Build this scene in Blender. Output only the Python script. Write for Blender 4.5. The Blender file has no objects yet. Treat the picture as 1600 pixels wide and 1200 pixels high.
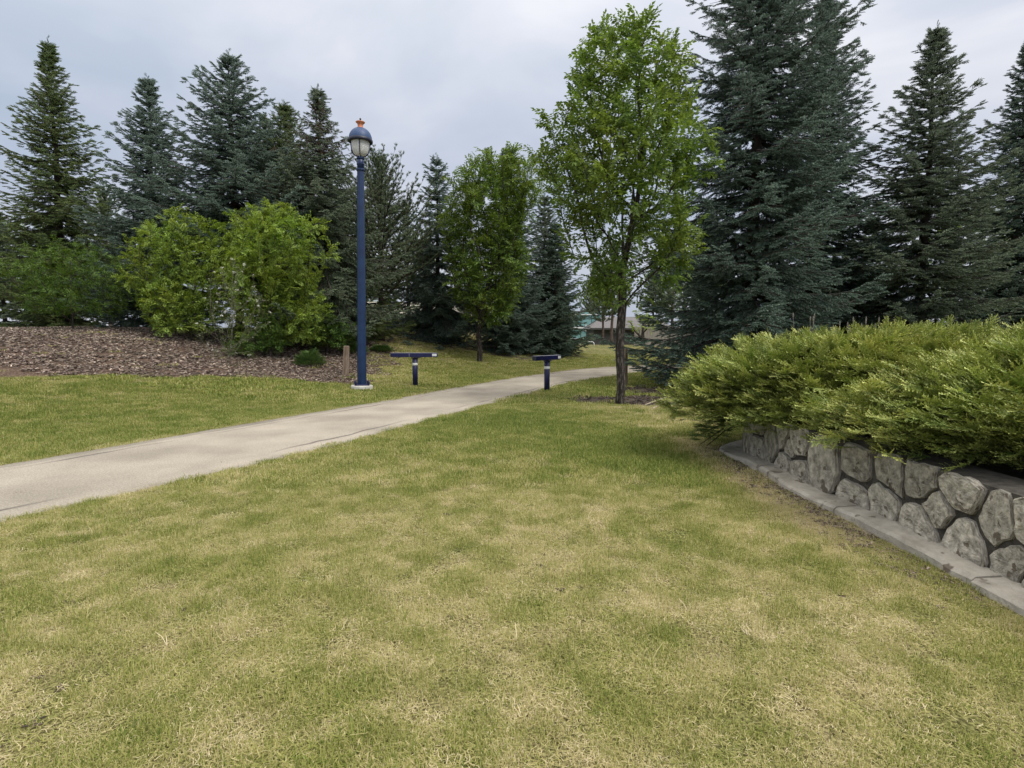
import bpy, math, random
import numpy as np
from mathutils import Vector, Matrix

random.seed(7)
rng = np.random.default_rng(7)
R = math.radians
SC = bpy.context.scene
COL = SC.collection

# ------------------------------------------------------------------ camera
EYE = 1.5
F = 870.0                       # focal length in pixels of the 1600 wide photograph
PITCH = math.atan(73.0 / F)
cam_d = bpy.data.cameras.new('camera')
cam = bpy.data.objects.new('camera', cam_d)
COL.objects.link(cam)
cam.location = (0, 0, EYE)
cam.rotation_euler = (math.pi / 2 - PITCH, 0, 0)
cam_d.sensor_width = 36.0
cam_d.lens = F / 1600 * 36.0
cam_d.clip_start = 0.05
cam_d.clip_end = 2000
SC.camera = cam

# ------------------------------------------------------------------ sky, sun, exposure
SUN_EL, SUN_AZ = R(52), R(130)          # azimuth clockwise from +Y
w = bpy.data.worlds.new('World')
SC.world = w
w.use_nodes = True
nt = w.node_tree
nt.nodes.clear()
def wn(t, **k):
    n = nt.nodes.new(t)
    for a, b in k.items():
        setattr(n, a, b)
    return n
out = wn('ShaderNodeOutputWorld')
bg = wn('ShaderNodeBackground')
bg.inputs[1].default_value = 0.1
sky = wn('ShaderNodeTexSky', sky_type='NISHITA')
sky.sun_disc = False
sky.sun_elevation = SUN_EL
sky.sun_rotation = SUN_AZ
tc = wn('ShaderNodeTexCoord')
mp = wn('ShaderNodeMapping')
mp.inputs['Scale'].default_value = (1, 1, 2.1)
mp.inputs['Location'].default_value = (4.1, 3.2, 1.6)
nz = wn('ShaderNodeTexNoise')
nz.inputs['Scale'].default_value = 1.9
nz.inputs['Detail'].default_value = 5
nz.inputs['Roughness'].default_value = 0.5
nz.inputs['Distortion'].default_value = 0.35
nt.links.new(tc.outputs['Generated'], mp.inputs[0])
nt.links.new(mp.outputs[0], nz.inputs['Vector'])
cr = wn('ShaderNodeValToRGB')
cr.color_ramp.elements[0].position = 0.38
cr.color_ramp.elements[0].color = (0.80, 0.97, 1.24, 1)
cr.color_ramp.elements[1].position = 0.64
cr.color_ramp.elements[1].color = (1.42, 1.47, 1.62, 1)
e = cr.color_ramp.elements.new(0.52)
e.color = (1.08, 1.18, 1.42, 1)
nt.links.new(nz.outputs['Fac'], cr.inputs[0])
# an overcast sky grows brighter towards the zenith
sx = wn('ShaderNodeSeparateXYZ')
nt.links.new(tc.outputs['Generated'], sx.inputs[0])
ma = wn('ShaderNodeMath', operation='MULTIPLY_ADD', use_clamp=False)
mc = wn('ShaderNodeMath', operation='MAXIMUM')
nt.links.new(sx.outputs['Z'], mc.inputs[0])
mc.inputs[1].default_value = 0.0
mq = wn('ShaderNodeMath', operation='MULTIPLY')
nt.links.new(mc.outputs[0], mq.inputs[0]); nt.links.new(mc.outputs[0], mq.inputs[1])
nt.links.new(mq.outputs[0], ma.inputs[0])
ma.inputs[1].default_value = 9.5
ma.inputs[2].default_value = 3.85
vm = wn('ShaderNodeVectorMath', operation='SCALE')
wh = wn('ShaderNodeMix', data_type='RGBA')          # thinner, whiter cloud overhead
mz = wn('ShaderNodeMapRange')
mz.inputs['From Min'].default_value = 0.25
mz.inputs['From Max'].default_value = 0.95
nt.links.new(sx.outputs['Z'], mz.inputs['Value'])
nt.links.new(mz.outputs[0], wh.inputs[0])
nt.links.new(cr.outputs[0], wh.inputs[6])
wh.inputs[7].default_value = (1.36, 1.28, 1.16, 1)
nt.links.new(wh.outputs[2], vm.inputs[0])
nt.links.new(ma.outputs[0], vm.inputs['Scale'])
mx = wn('ShaderNodeMix', data_type='RGBA')
mx.inputs[0].default_value = 0.94
nt.links.new(sky.outputs[0], mx.inputs[6])
nt.links.new(vm.outputs[0], mx.inputs[7])
nt.links.new(mx.outputs[2], bg.inputs[0])
nt.links.new(bg.outputs[0], out.inputs[0])

sd = bpy.data.lights.new('sun', 'SUN')
sd.energy = 2.0
sd.angle = R(25)
sd.color = (1, 0.96, 0.89)
sun = bpy.data.objects.new('sun', sd)
COL.objects.link(sun)
dirn = Vector((math.sin(SUN_AZ) * math.cos(SUN_EL), math.cos(SUN_AZ) * math.cos(SUN_EL), math.sin(SUN_EL)))
sun.rotation_euler = dirn.to_track_quat('Z', 'Y').to_euler()
sun.location = dirn * 50

SC.view_settings.view_transform = 'Standard'
SC.view_settings.look = 'None'
SC.view_settings.exposure = 0.24
SC.view_settings.gamma = 1.0
SC.view_settings.use_curve_mapping = False
SC.render.engine = 'CYCLES'
SC.cycles.max_bounces = 6
SC.cycles.diffuse_bounces = 3
SC.cycles.transmission_bounces = 4
SC.cycles.transparent_max_bounces = 4
SC.cycles.use_denoising = True
SC.cycles.sample_clamp_indirect = 4

# ------------------------------------------------------------------ helpers: projection
CT, ST = math.cos(PITCH), math.sin(PITCH)
def ray(px, py):
    a, b = (px - 800) / F, (600 - py) / F
    return np.array([a, CT + b * ST, -ST + b * CT])
def at(px, py, Y):
    """the place at depth Y that is seen in this direction"""
    d = ray(px, py)
    t = Y / d[1]
    return float(t * d[0]), float(Y), float(EYE + t * d[2])

# ------------------------------------------------------------------ helpers: noise
def _h(ix, iy, seed):
    n = (ix.astype(np.int64) * 374761393 + iy.astype(np.int64) * 668265263 + seed * 1442695041) & 0x7fffffff
    n = ((n ^ (n >> 13)) * 1274126177) & 0x7fffffff
    n = (n ^ (n >> 16)) & 0xffff
    return n / 65535.0
def vnoise(x, y, seed=0):
    x = np.asarray(x, float); y = np.asarray(y, float)
    ix = np.floor(x); iy = np.floor(y)
    fx = x - ix; fy = y - iy
    fx = fx * fx * (3 - 2 * fx); fy = fy * fy * (3 - 2 * fy)
    a = _h(ix, iy, seed); b = _h(ix + 1, iy, seed); c = _h(ix, iy + 1, seed); d = _h(ix + 1, iy + 1, seed)
    return (a * (1 - fx) + b * fx) * (1 - fy) + (c * (1 - fx) + d * fx) * fy
def fbm(x, y, sc, seed=0, octs=4):
    s = 0; a = 1; t = 0
    for o in range(octs):
        s = s + a * vnoise(np.asarray(x) * sc * 2 ** o + 17.3 * o, np.asarray(y) * sc * 2 ** o + 5.1 * o, seed + o)
        t += a; a *= 0.55
    return s / t
def sstep(a, b, x):
    t = np.clip((np.asarray(x, float) - a) / (b - a), 0, 1)
    return t * t * (3 - 2 * t)

# ------------------------------------------------------------------ terrain
def zbase(X, Y):
    return 0.012 * np.maximum(0, np.minimum(np.asarray(Y, float), 45) - 15)
def flat_hit(px, py):
    d = ray(px, py); z = 0.0
    for _ in range(12):
        t = (z - EYE) / d[2]
        z = float(zbase(t * d[0], t * d[1]))
    return (float(t * d[0]), float(t * d[1]))
far_px = [(350, 669), (425, 656), (500, 643), (580, 631), (667, 614), (735, 602), (800, 591), (855, 583), (905, 577), (945, 574)]
near_px = [(350, 736), (425, 719), (500, 701), (575, 682), (650, 661), (735, 639), (797, 623), (850, 609), (900, 597), (960, 587.5)]
FE = [flat_hit(*p) for p in far_px]
NE = [flat_hit(*p) for p in near_px]
def ext(P, k, pts_before, pts_after):
    return pts_before + P + pts_after
d0 = (FE[1][0] - FE[0][0], FE[1][1] - FE[0][1]); l0 = math.hypot(*d0)
FE = [(FE[0][0] - d0[0] / l0 * q - 0.004 * q * q, FE[0][1] - d0[1] / l0 * q) for q in (24, 16, 10, 6, 3)] + FE
d1 = (NE[1][0] - NE[0][0], NE[1][1] - NE[0][1]); l1 = math.hypot(*d1)
NE = [(NE[0][0] - d1[0] / l1 * q - 0.004 * q * q, NE[0][1] - d1[1] / l1 * q) for q in (24, 16, 10, 6, 3)] + NE
fx_, fy_ = FE[-1]
FE += [(fx_ + 1.6, fy_ + 1.2), (fx_ + 4, fy_ + 2.2), (fx_ + 9, fy_ + 3.0), (fx_ + 18, fy_ + 3.2), (fx_ + 34, fy_ + 1.0)]
nx_, ny_ = NE[-1]
NE += [(nx_ + 1.9, ny_ + 2.4), (nx_ + 4.3, ny_ + 4.2), (nx_ + 9.3, ny_ + 5.6), (nx_ + 18.5, ny_ + 6.0), (nx_ + 33, ny_ + 4.0)]
def resample(P, n):
    P = np.array(P, float)
    # Catmull-Rom through the points
    Q = np.vstack([2 * P[0] - P[1], P, 2 * P[-1] - P[-2]])
    out = []
    for i in range(1, len(Q) - 2):
        for t in np.linspace(0, 1, 12, endpoint=False):
            a, b, c, d = Q[i - 1], Q[i], Q[i + 1], Q[i + 2]
            out.append(0.5 * (2 * b + (c - a) * t + (2 * a - 5 * b + 4 * c - d) * t * t + (3 * b - a - 3 * c + d) * t ** 3))
    out.append(P[-1])
    out = np.array(out)
    L = np.concatenate([[0], np.cumsum(np.linalg.norm(np.diff(out, axis=0), axis=1))])
    s = np.linspace(0, L[-1], n)
    return np.stack([np.interp(s, L, out[:, 0]), np.interp(s, L, out[:, 1])], 1)
FEr = resample(FE, 240)
NEr = resample(NE, 240)
# smooth the edges a little
for _ in range(6):
    for E in (FEr, NEr):
        E[1:-1] = 0.25 * E[:-2] + 0.5 * E[1:-1] + 0.25 * E[2:]
def sdist(X, Y, E):
    """signed distance to a polyline, positive on its left"""
    X = np.atleast_1d(np.asarray(X, float)); Y = np.atleast_1d(np.asarray(Y, float))
    shp = X.shape
    X = X.ravel(); Y = Y.ravel()
    A = E[:-1:3]; B = E[3::3]
    if len(B) < len(A): B = np.vstack([B, E[-1]])
    best = np.full(X.shape, 1e9); sg = np.ones(X.shape)
    for (ax, ay), (bx, by) in zip(A, B):
        dx, dy = bx - ax, by - ay
        t = np.clip(((X - ax) * dx + (Y - ay) * dy) / (dx * dx + dy * dy), 0, 1)
        qx, qy = X - ax - t * dx, Y - ay - t * dy
        d = np.hypot(qx, qy)
        m = d < best - 1e-9
        best = np.where(m, d, best)
        sg = np.where(m, np.sign(dx * (Y - ay) - dy * (X - ax) + 1e-12), sg)
    return (best * sg).reshape(shp)
def height(X, Y):
    X = np.atleast_1d(np.asarray(X, float)); Y = np.atleast_1d(np.asarray(Y, float))
    s = sdist(X, Y, FEr)
    A = np.interp(X, [-40, -14, -4.5, -1.5, 1.8, 4.5, 9, 20], [1.75, 1.75, 1.78, 1.38, 0.86, 0.56, 0.40, 0.3])
    m = A * sstep(0.6, 13.5, s)
    m = m * (1 - 0.75 * sstep(22, 60, s))
    bump = (fbm(X, Y, 0.16, 3, 3) - 0.5) * 0.22 * sstep(1.5, 7, s)
    s2 = -sdist(X, Y, NEr)
    lawn = (fbm(X, Y, 0.35, 9, 3) - 0.5) * 0.05 * sstep(0.2, 2.0, s2)
    return zbase(X, Y) + m + bump + lawn
def hz(x, y):
    return float(height(x, y)[0])
def hit(px, py):
    """where this direction meets the ground"""
    d = ray(px, py)
    ts = np.linspace(1.5, 110, 2400)
    P = np.outer(ts, d)
    g = height(P[:, 0], P[:, 1]) - (EYE + P[:, 2])
    k = np.argmax(g > 0)
    if g[k] <= 0:
        k = len(ts) - 1
    return float(P[k, 0]), float(P[k, 1]), hz(P[k, 0], P[k, 1])

# ------------------------------------------------------------------ helpers: meshes and materials
class MB:
    def __init__(s): s.v = []; s.f = []; s.uv = None
    def add(s, v, f):
        o = len(s.v); s.v += [tuple(map(float, q)) for q in v]; s.f += [tuple(i + o for i in q) for q in f]
    def box(s, cx, cy, cz, sx, sy, sz, rz=0.0, bev=0.0):
        b = min(bev, sx / 3, sy / 3, sz / 3)
        c, n = math.cos(rz), math.sin(rz)
        if b <= 0:
            P = [(x, y, z) for z in (-.5, .5) for x, y in ((-.5, -.5), (.5, -.5), (.5, .5), (-.5, .5))]
            P = [(x * sx, y * sy, z * sz) for x, y, z in P]
            Fc = [(3, 2, 1, 0), (4, 5, 6, 7), (0, 1, 5, 4), (1, 2, 6, 5), (2, 3, 7, 6), (3, 0, 4, 7)]
        else:
            P = []; rings = []
            for z, ins in ((-sz / 2, b), (-sz / 2 + b, 0), (sz / 2 - b, 0), (sz / 2, b)):
                r = []
                hx, hy = sx / 2 - ins, sy / 2 - ins
                for qx, qy in ((-1, -1), (1, -1), (1, 1), (-1, 1)):
                    for k in ((0, 1) if (qx * qy > 0) else (1, 0)):
                        x = qx * (hx - (b if k == 0 else 0)); y = qy * (hy - (b if k == 1 else 0))
                        r.append((x, y, z))
                rings.append(r)
            # order each ring by angle
            P = []
            for r in rings:
                r.sort(key=lambda q: math.atan2(q[1] / sy, q[0] / sx)); P += r
            Fc = []
            for k in range(3):
                for i in range(8):
                    j = (i + 1) % 8
                    Fc.append((k * 8 + i, k * 8 + j, k * 8 + 8 + j, k * 8 + 8 + i))
            Fc.append(tuple(range(7, -1, -1))); Fc.append(tuple(range(24, 32)))
        s.add([(cx + x * c - y * n, cy + x * n + y * c, cz + z) for x, y, z in P], Fc)
    def lathe(s, prof, n=24, cx=0, cy=0, cz=0, cap=True, ph=0.0):
        V = []
        for r, z in prof:
            for i in range(n):
                a = 2 * math.pi * i / n + ph
                V.append((cx + r * math.cos(a), cy + r * math.sin(a), cz + z))
        Fc = []
        for k in range(len(prof) - 1):
            for i in range(n):
                j = (i + 1) % n
                Fc.append((k * n + i, k * n + j, k * n + n + j, k * n + n + i))
        if cap:
            Fc.append(tuple(range(n - 1, -1, -1))); Fc.append(tuple((len(prof) - 1) * n + i for i in range(n)))
        s.add(V, Fc)
    def tube(s, pts, rad, n=6, wob=0.0, cap=True):
        pts = [Vector(p) for p in pts]
        if len(pts) < 2: return
        if not hasattr(rad, '__len__'): rad = [rad] * len(pts)
        V = []; up = None
        for i, p in enumerate(pts):
            t = (pts[min(i + 1, len(pts) - 1)] - pts[max(i - 1, 0)])
            if t.length < 1e-9: t = Vector((0, 0, 1))
            t.normalize()
            if up is None:
                up = t.orthogonal().normalized()
            else:
                up = (up - t * up.dot(t))
                up = up.normalized() if up.length > 1e-6 else t.orthogonal().normalized()
            sd_ = t.cross(up)
            for k in range(n):
                a = 2 * math.pi * k / n
                r = rad[i] * (1 + (random.uniform(-wob, wob) if wob else 0))
                V.append(p + up * (r * math.cos(a)) + sd_ * (r * math.sin(a)))
        Fc = []
        for i in range(len(pts) - 1):
            for k in range(n):
                j = (k + 1) % n
                Fc.append((i * n + k, i * n + j, i * n + n + j, i * n + n + k))
        if cap:
            Fc.append(tuple(range(n - 1, -1, -1))); Fc.append(tuple((len(pts) - 1) * n + k for k in range(n)))
        s.add(V, Fc)
    def mesh(s, name, mat, smooth=False):
        me = bpy.data.meshes.new(name)
        me.from_pydata(s.v, [], s.f)
        if mat: me.materials.append(mat)
        if smooth:
            me.polygons.foreach_set('use_smooth', [True] * len(me.polygons))
        me.update()
        return me
    def build(s, name, mat, parent=None, smooth=False, kind=None, loc=None):
        o = bpy.data.objects.new(name, s.mesh(name, mat, smooth))
        COL.objects.link(o)
        if parent: o.parent = parent
        if loc: o.location = loc
        if kind: o['kind'] = kind
        return o
def empty(name, label, cat, loc=(0, 0, 0), rz=0, group=None):
    o = bpy.data.objects.new(name, None); COL.objects.link(o)
    o.location = loc; o.rotation_euler = (0, 0, rz)
    o.empty_display_size = 0.2
    o['label'] = label; o['category'] = cat
    if group: o['group'] = group
    return o

def mat(name, col, rough=0.8, col2=None, scale=5.0, detail=4, bump=0.0, bscale=None, metallic=0.0, coords='Object', stretch=None, spec=0.5, lo=0.35, hi=0.65, spots=None, rand=0.0):
    m = bpy.data.materials.new(name); m.use_nodes = True
    t = m.node_tree; p = t.nodes['Principled BSDF']
    p.inputs['Roughness'].default_value = rough
    p.inputs['Metallic'].default_value = metallic
    p.inputs['Specular IOR Level'].default_value = spec
    N = t.nodes.new; L = t.links.new
    c = N('ShaderNodeTexCoord'); mpn = N('ShaderNodeMapping')
    L(c.outputs[coords], mpn.inputs[0])
    if stretch: mpn.inputs['Scale'].default_value = stretch
    n1 = N('ShaderNodeTexNoise'); n1.inputs['Scale'].default_value = scale; n1.inputs['Detail'].default_value = detail
    n1.inputs['Roughness'].default_value = 0.6
    L(mpn.outputs[0], n1.inputs['Vector'])
    r = N('ShaderNodeValToRGB')
    r.color_ramp.elements[0].position = lo; r.color_ramp.elements[1].position = hi
    r.color_ramp.elements[0].color = (*col, 1)
    r.color_ramp.elements[1].color = (*(col2 or tuple(x * 1.12 for x in col)), 1)
    L(n1.outputs['Fac'], r.inputs[0])
    last = r.outputs[0]
    if spots:
        sc_, thr, sc_col = spots
        n2 = N('ShaderNodeTexNoise'); n2.inputs['Scale'].default_value = sc_; n2.inputs['Detail'].default_value = 3
        L(mpn.outputs[0], n2.inputs['Vector'])
        r2 = N('ShaderNodeValToRGB'); r2.color_ramp.elements[0].position = thr; r2.color_ramp.elements[1].position = thr + 0.05
        L(n2.outputs['Fac'], r2.inputs[0])
        mxx = N('ShaderNodeMix'); mxx.data_type = 'RGBA'
        L(r2.outputs[0], mxx.inputs[0]); L(last, mxx.inputs[6]); mxx.inputs[7].default_value = (*sc_col, 1)
        last = mxx.outputs[2]
    if rand:
        oi = N('ShaderNodeObjectInfo')
        hv = N('ShaderNodeHueSaturation')
        mr = N('ShaderNodeMapRange'); mr.inputs['To Min'].default_value = 1 - rand; mr.inputs['To Max'].default_value = 1 + rand
        L(oi.outputs['Random'], mr.inputs['Value']); L(mr.outputs[0], hv.inputs['Value']); L(last, hv.inputs['Color'])
        last = hv.outputs[0]
    L(last, p.inputs['Base Color'])
    if bump:
        n3 = N('ShaderNodeTexNoise'); n3.inputs['Scale'].default_value = bscale or scale * 3; n3.inputs['Detail'].default_value = 6
        L(mpn.outputs[0], n3.inputs['Vector'])
        b = N('ShaderNodeBump'); b.inputs['Strength'].default_value = bump; b.inputs['Distance'].default_value = 0.02
        L(n3.outputs['Fac'], b.inputs['Height']); L(b.outputs[0], p.inputs['Normal'])
    return m

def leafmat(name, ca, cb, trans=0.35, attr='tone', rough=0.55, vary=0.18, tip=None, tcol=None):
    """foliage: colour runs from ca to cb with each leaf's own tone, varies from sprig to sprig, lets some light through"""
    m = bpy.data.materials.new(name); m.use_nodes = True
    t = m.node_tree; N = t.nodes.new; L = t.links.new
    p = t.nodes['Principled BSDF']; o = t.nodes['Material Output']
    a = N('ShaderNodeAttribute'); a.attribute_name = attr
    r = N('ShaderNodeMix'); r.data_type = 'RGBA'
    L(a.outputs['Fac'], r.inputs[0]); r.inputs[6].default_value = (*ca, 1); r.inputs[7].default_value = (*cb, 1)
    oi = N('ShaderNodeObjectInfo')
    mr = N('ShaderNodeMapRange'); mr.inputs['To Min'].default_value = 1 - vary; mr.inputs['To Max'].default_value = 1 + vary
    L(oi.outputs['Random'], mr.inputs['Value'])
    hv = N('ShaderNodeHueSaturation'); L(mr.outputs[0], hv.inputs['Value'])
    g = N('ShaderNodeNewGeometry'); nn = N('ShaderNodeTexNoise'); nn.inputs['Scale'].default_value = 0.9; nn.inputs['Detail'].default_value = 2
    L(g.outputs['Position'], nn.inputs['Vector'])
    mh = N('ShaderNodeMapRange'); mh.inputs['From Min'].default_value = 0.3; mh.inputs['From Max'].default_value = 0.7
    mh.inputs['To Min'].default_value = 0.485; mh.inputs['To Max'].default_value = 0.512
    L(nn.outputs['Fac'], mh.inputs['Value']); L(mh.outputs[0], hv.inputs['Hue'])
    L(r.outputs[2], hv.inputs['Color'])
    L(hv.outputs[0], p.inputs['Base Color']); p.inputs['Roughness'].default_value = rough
    p.inputs['Specular IOR Level'].default_value = 0.3
    if trans > 0:
        tr = N('ShaderNodeBsdfTranslucent'); ms = N('ShaderNodeMixShader'); ms.inputs[0].default_value = trans
        hs = N('ShaderNodeHueSaturation'); hs.inputs['Hue'].default_value = 0.485; hs.inputs['Saturation'].default_value = 1.15; hs.inputs['Value'].default_value = 1.3
        L(hv.outputs[0], hs.inputs['Color']); L(hs.outputs[0], tr.inputs[0])
        L(p.outputs[0], ms.inputs[1]); L(tr.outputs[0], ms.inputs[2]); L(ms.outputs[0], o.inputs[0])
    return m

# ------------------------------------------------------------------ helpers: sprigs set along branches (one mesh part per crown)
def proto_mesh(name, V, Fc, tone, material):
    me = bpy.data.meshes.new(name)
    me.from_pydata([tuple(map(float, v)) for v in V], [], Fc)
    a = me.attributes.new('tone', 'FLOAT', 'POINT'); a.data.foreach_set('value', np.array(tone, np.float32))
    me.materials.append(material); me.update()
    return bpy.data.objects.new(name, me)        # held by the node groups only, never linked

_groups = {}
def inst_group(key, protos):
    if key in _groups: return _groups[key]
    ng = bpy.data.node_groups.new(key, 'GeometryNodeTree')
    ng.interface.new_socket('Geometry', in_out='INPUT', socket_type='NodeSocketGeometry')
    ng.interface.new_socket('Geometry', in_out='OUTPUT', socket_type='NodeSocketGeometry')
    N = ng.nodes.new; L = ng.links.new
    gi, go = N('NodeGroupInput'), N('NodeGroupOutput')
    ip = N('GeometryNodeInstanceOnPoints')
    g2i = N('GeometryNodeGeometryToInstance')
    for p in reversed(protos):
        oi = N('GeometryNodeObjectInfo'); oi.inputs['Object'].default_value = p; oi.inputs['As Instance'].default_value = False
        L(oi.outputs['Geometry'], g2i.inputs[0])
    def na(n, t):
        q = N('GeometryNodeInputNamedAttribute'); q.data_type = t; q.inputs['Name'].default_value = n
        return q.outputs['Attribute']
    m2p = N('GeometryNodeMeshToPoints')
    L(gi.outputs[0], m2p.inputs['Mesh']); L(m2p.outputs[0], ip.inputs['Points'])
    L(g2i.outputs[0], ip.inputs['Instance']); ip.inputs['Pick Instance'].default_value = True
    L(na('pick', 'INT'), ip.inputs['Instance Index'])
    L(na('rot', 'QUATERNION'), ip.inputs['Rotation'])
    L(na('size', 'FLOAT_VECTOR'), ip.inputs['Scale'])
    L(ip.outputs[0], go.inputs[0])
    _groups[key] = ng
    return ng
def quats(D, U):
    """rotation whose local X is D and local Z is close to U"""
    D = D / np.linalg.norm(D, axis=1, keepdims=True)
    Y = np.cross(U, D); n = np.linalg.norm(Y, axis=1, keepdims=True)
    bad = (n < 1e-5).ravel()
    if bad.any():
        Y[bad] = np.cross(np.array([0.3, 1.0, 0.1]), D[bad]); n = np.linalg.norm(Y, axis=1, keepdims=True)
    Y = Y / n; Z = np.cross(D, Y)
    m = np.stack([D, Y, Z], 2)
    q = np.empty((len(D), 4))
    tr = m[:, 0, 0] + m[:, 1, 1] + m[:, 2, 2]
    w_ = np.sqrt(np.maximum(0, 1 + tr)) / 2
    x_ = np.sqrt(np.maximum(0, 1 + m[:, 0, 0] - m[:, 1, 1] - m[:, 2, 2])) / 2
    y_ = np.sqrt(np.maximum(0, 1 - m[:, 0, 0] + m[:, 1, 1] - m[:, 2, 2])) / 2
    z_ = np.sqrt(np.maximum(0, 1 - m[:, 0, 0] - m[:, 1, 1] + m[:, 2, 2])) / 2
    x_ = np.copysign(x_, m[:, 2, 1] - m[:, 1, 2]); y_ = np.copysign(y_, m[:, 0, 2] - m[:, 2, 0]); z_ = np.copysign(z_, m[:, 1, 0] - m[:, 0, 1])
    return np.stack([w_, x_, y_, z_], 1)
def sprig_mesh(name, P, D, U, S, npick, extra=None):
    P = np.asarray(P, np.float32); n = len(P)
    me = bpy.data.meshes.new(name)
    me.vertices.add(n); me.vertices.foreach_set('co', P.ravel())
    q = quats(np.asarray(D, float), np.asarray(U, float)).astype(np.float32)
    a = me.attributes.new('rot', 'QUATERNION', 'POINT'); a.data.foreach_set('value', q.ravel())
    S = np.asarray(S, np.float32)
    if S.ndim == 1: S = np.repeat(S[:, None], 3, 1)
    a = me.attributes.new('size', 'FLOAT_VECTOR', 'POINT'); a.data.foreach_set('vector', S.ravel())
    a = me.attributes.new('pick', 'INT', 'POINT'); a.data.foreach_set('value', rng.integers(0, npick, n).astype(np.int32))
    for k, v in (extra or {}).items():
        a = me.attributes.new(k, 'FLOAT', 'POINT'); a.data.foreach_set('value', np.asarray(v, np.float32))
    me.update()
    return me
def sprigs(name, me, key, protos, material, parent=None, kind='stuff', loc=None):
    o = bpy.data.objects.new(name, me); COL.objects.link(o)
    if not me.materials: me.materials.append(material)
    md = o.modifiers.new('sprigs', 'NODES'); md.node_group = inst_group(key, protos)
    if parent: o.parent = parent
    if loc: o.location = loc
    if kind: o['kind'] = kind
    return o

# ================================================================== materials
M = {}
M['bark_dark'] = mat('bark dark', (0.022, 0.017, 0.014), 0.95, (0.20, 0.17, 0.14), 24, 6, 1.0, 40, stretch=(1, 1, 0.3), lo=0.50, hi=0.70)
M['bark_spruce'] = mat('bark spruce', (0.025, 0.019, 0.016), 0.95, (0.085, 0.068, 0.057), 8, 6, 0.7, 20, stretch=(1, 1, 0.4))
M['bark_pine'] = mat('bark pine', (0.05, 0.036, 0.03), 0.95, (0.12, 0.09, 0.072), 6, 6, 0.6, 20, stretch=(1, 1, 0.4))
M['twig_grey'] = mat('twig grey', (0.12, 0.108, 0.09), 0.9, (0.2, 0.18, 0.155), 12, 3)
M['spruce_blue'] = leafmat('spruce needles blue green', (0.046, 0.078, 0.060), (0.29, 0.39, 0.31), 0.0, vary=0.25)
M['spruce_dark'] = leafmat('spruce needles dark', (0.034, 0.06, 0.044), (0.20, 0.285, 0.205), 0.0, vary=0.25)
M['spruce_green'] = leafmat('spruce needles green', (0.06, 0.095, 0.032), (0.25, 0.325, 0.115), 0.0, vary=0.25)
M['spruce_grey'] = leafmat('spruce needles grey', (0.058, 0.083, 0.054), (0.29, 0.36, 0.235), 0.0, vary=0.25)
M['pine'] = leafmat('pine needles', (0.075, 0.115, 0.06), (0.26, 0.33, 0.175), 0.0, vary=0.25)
M['cones'] = leafmat('brown cones', (0.07, 0.045, 0.028), (0.17, 0.11, 0.07), 0.0)
M['leaf_ash'] = leafmat('ash leaves', (0.072, 0.122, 0.026), (0.235, 0.335, 0.085), 0.42, vary=0.22)
M['leaf_ash2'] = leafmat('ash leaves deep', (0.068, 0.118, 0.024), (0.225, 0.325, 0.070), 0.36, vary=0.22)
M['leaf_lime'] = leafmat('lime leaves', (0.125, 0.195, 0.030), (0.34, 0.46, 0.10), 0.32, vary=0.2)
M['leaf_bush'] = leafmat('bush leaves', (0.05, 0.10, 0.02), (0.13, 0.22, 0.04), 0.3, vary=0.2)
M['leaf_grey'] = leafmat('grey green leaves', (0.10, 0.13, 0.06), (0.22, 0.26, 0.12), 0.25, vary=0.2)
M['petal'] = leafmat('white petals', (0.6, 0.6, 0.5), (0.85, 0.85, 0.78), 0.2, vary=0.1)
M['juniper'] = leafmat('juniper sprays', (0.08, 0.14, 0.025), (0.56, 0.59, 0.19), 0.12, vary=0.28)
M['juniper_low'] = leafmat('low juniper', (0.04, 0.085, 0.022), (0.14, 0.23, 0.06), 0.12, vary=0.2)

def m_paint_blue():
    m = mat('navy enamel paint', (0.004, 0.020, 0.074), 0.4, (0.008, 0.032, 0.104), 3.5, 5, 0.04, 60, spots=(14, 0.72, (0.05, 0.07, 0.13)))
    return m
M['navy'] = m_paint_blue()
M['navy_dark'] = mat('deep navy paint', (0.004, 0.006, 0.052), 0.45, (0.007, 0.010, 0.075), 6, 4, 0.03, 50)
M['dome'] = mat('dome blue paint', (0.025, 0.06, 0.16), 0.5, (0.038, 0.08, 0.19), 5, 4, 0.03, 40)
M['rim'] = mat('rim dark metal', (0.007, 0.01, 0.028), 0.45, (0.014, 0.018, 0.04), 8, 3)
M['orange'] = mat('faded orange enamel', (0.62, 0.20, 0.09), 0.5, (0.72, 0.27, 0.13), 14, 3, spots=(20, 0.68, (0.2, 0.06, 0.04)))
M['white_band'] = mat('white reflective tape', (0.74, 0.75, 0.76), 0.4, (0.82, 0.82, 0.82), 20, 3)
M['grey_edge'] = mat('pale beam grey', (0.34, 0.36, 0.42), 0.5, (0.46, 0.48, 0.54), 12, 3)  # paler grey for the beam tops and the seam
M['concrete'] = mat('footing concrete', (0.42, 0.41, 0.38), 0.9, (0.55, 0.54, 0.5), 9, 5, 0.4, 50)
M['curb'] = mat('kerb concrete', (0.34, 0.31, 0.26), 0.93, (0.56, 0.52, 0.45), 5, 6, 0.6, 40, spots=(7, 0.62, (0.19, 0.155, 0.12)))
M['mortar'] = mat('dark mortar', (0.045, 0.04, 0.034), 0.95, (0.10, 0.09, 0.078), 14, 5, 0.6, 50)
M['stone'] = mat('field stone', (0.21, 0.195, 0.165), 0.9, (0.62, 0.575, 0.49), 5.5, 9, 0.9, 16, coords='Generated', spots=(3.2, 0.60, (0.15, 0.125, 0.095)), rand=0.28)
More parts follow.
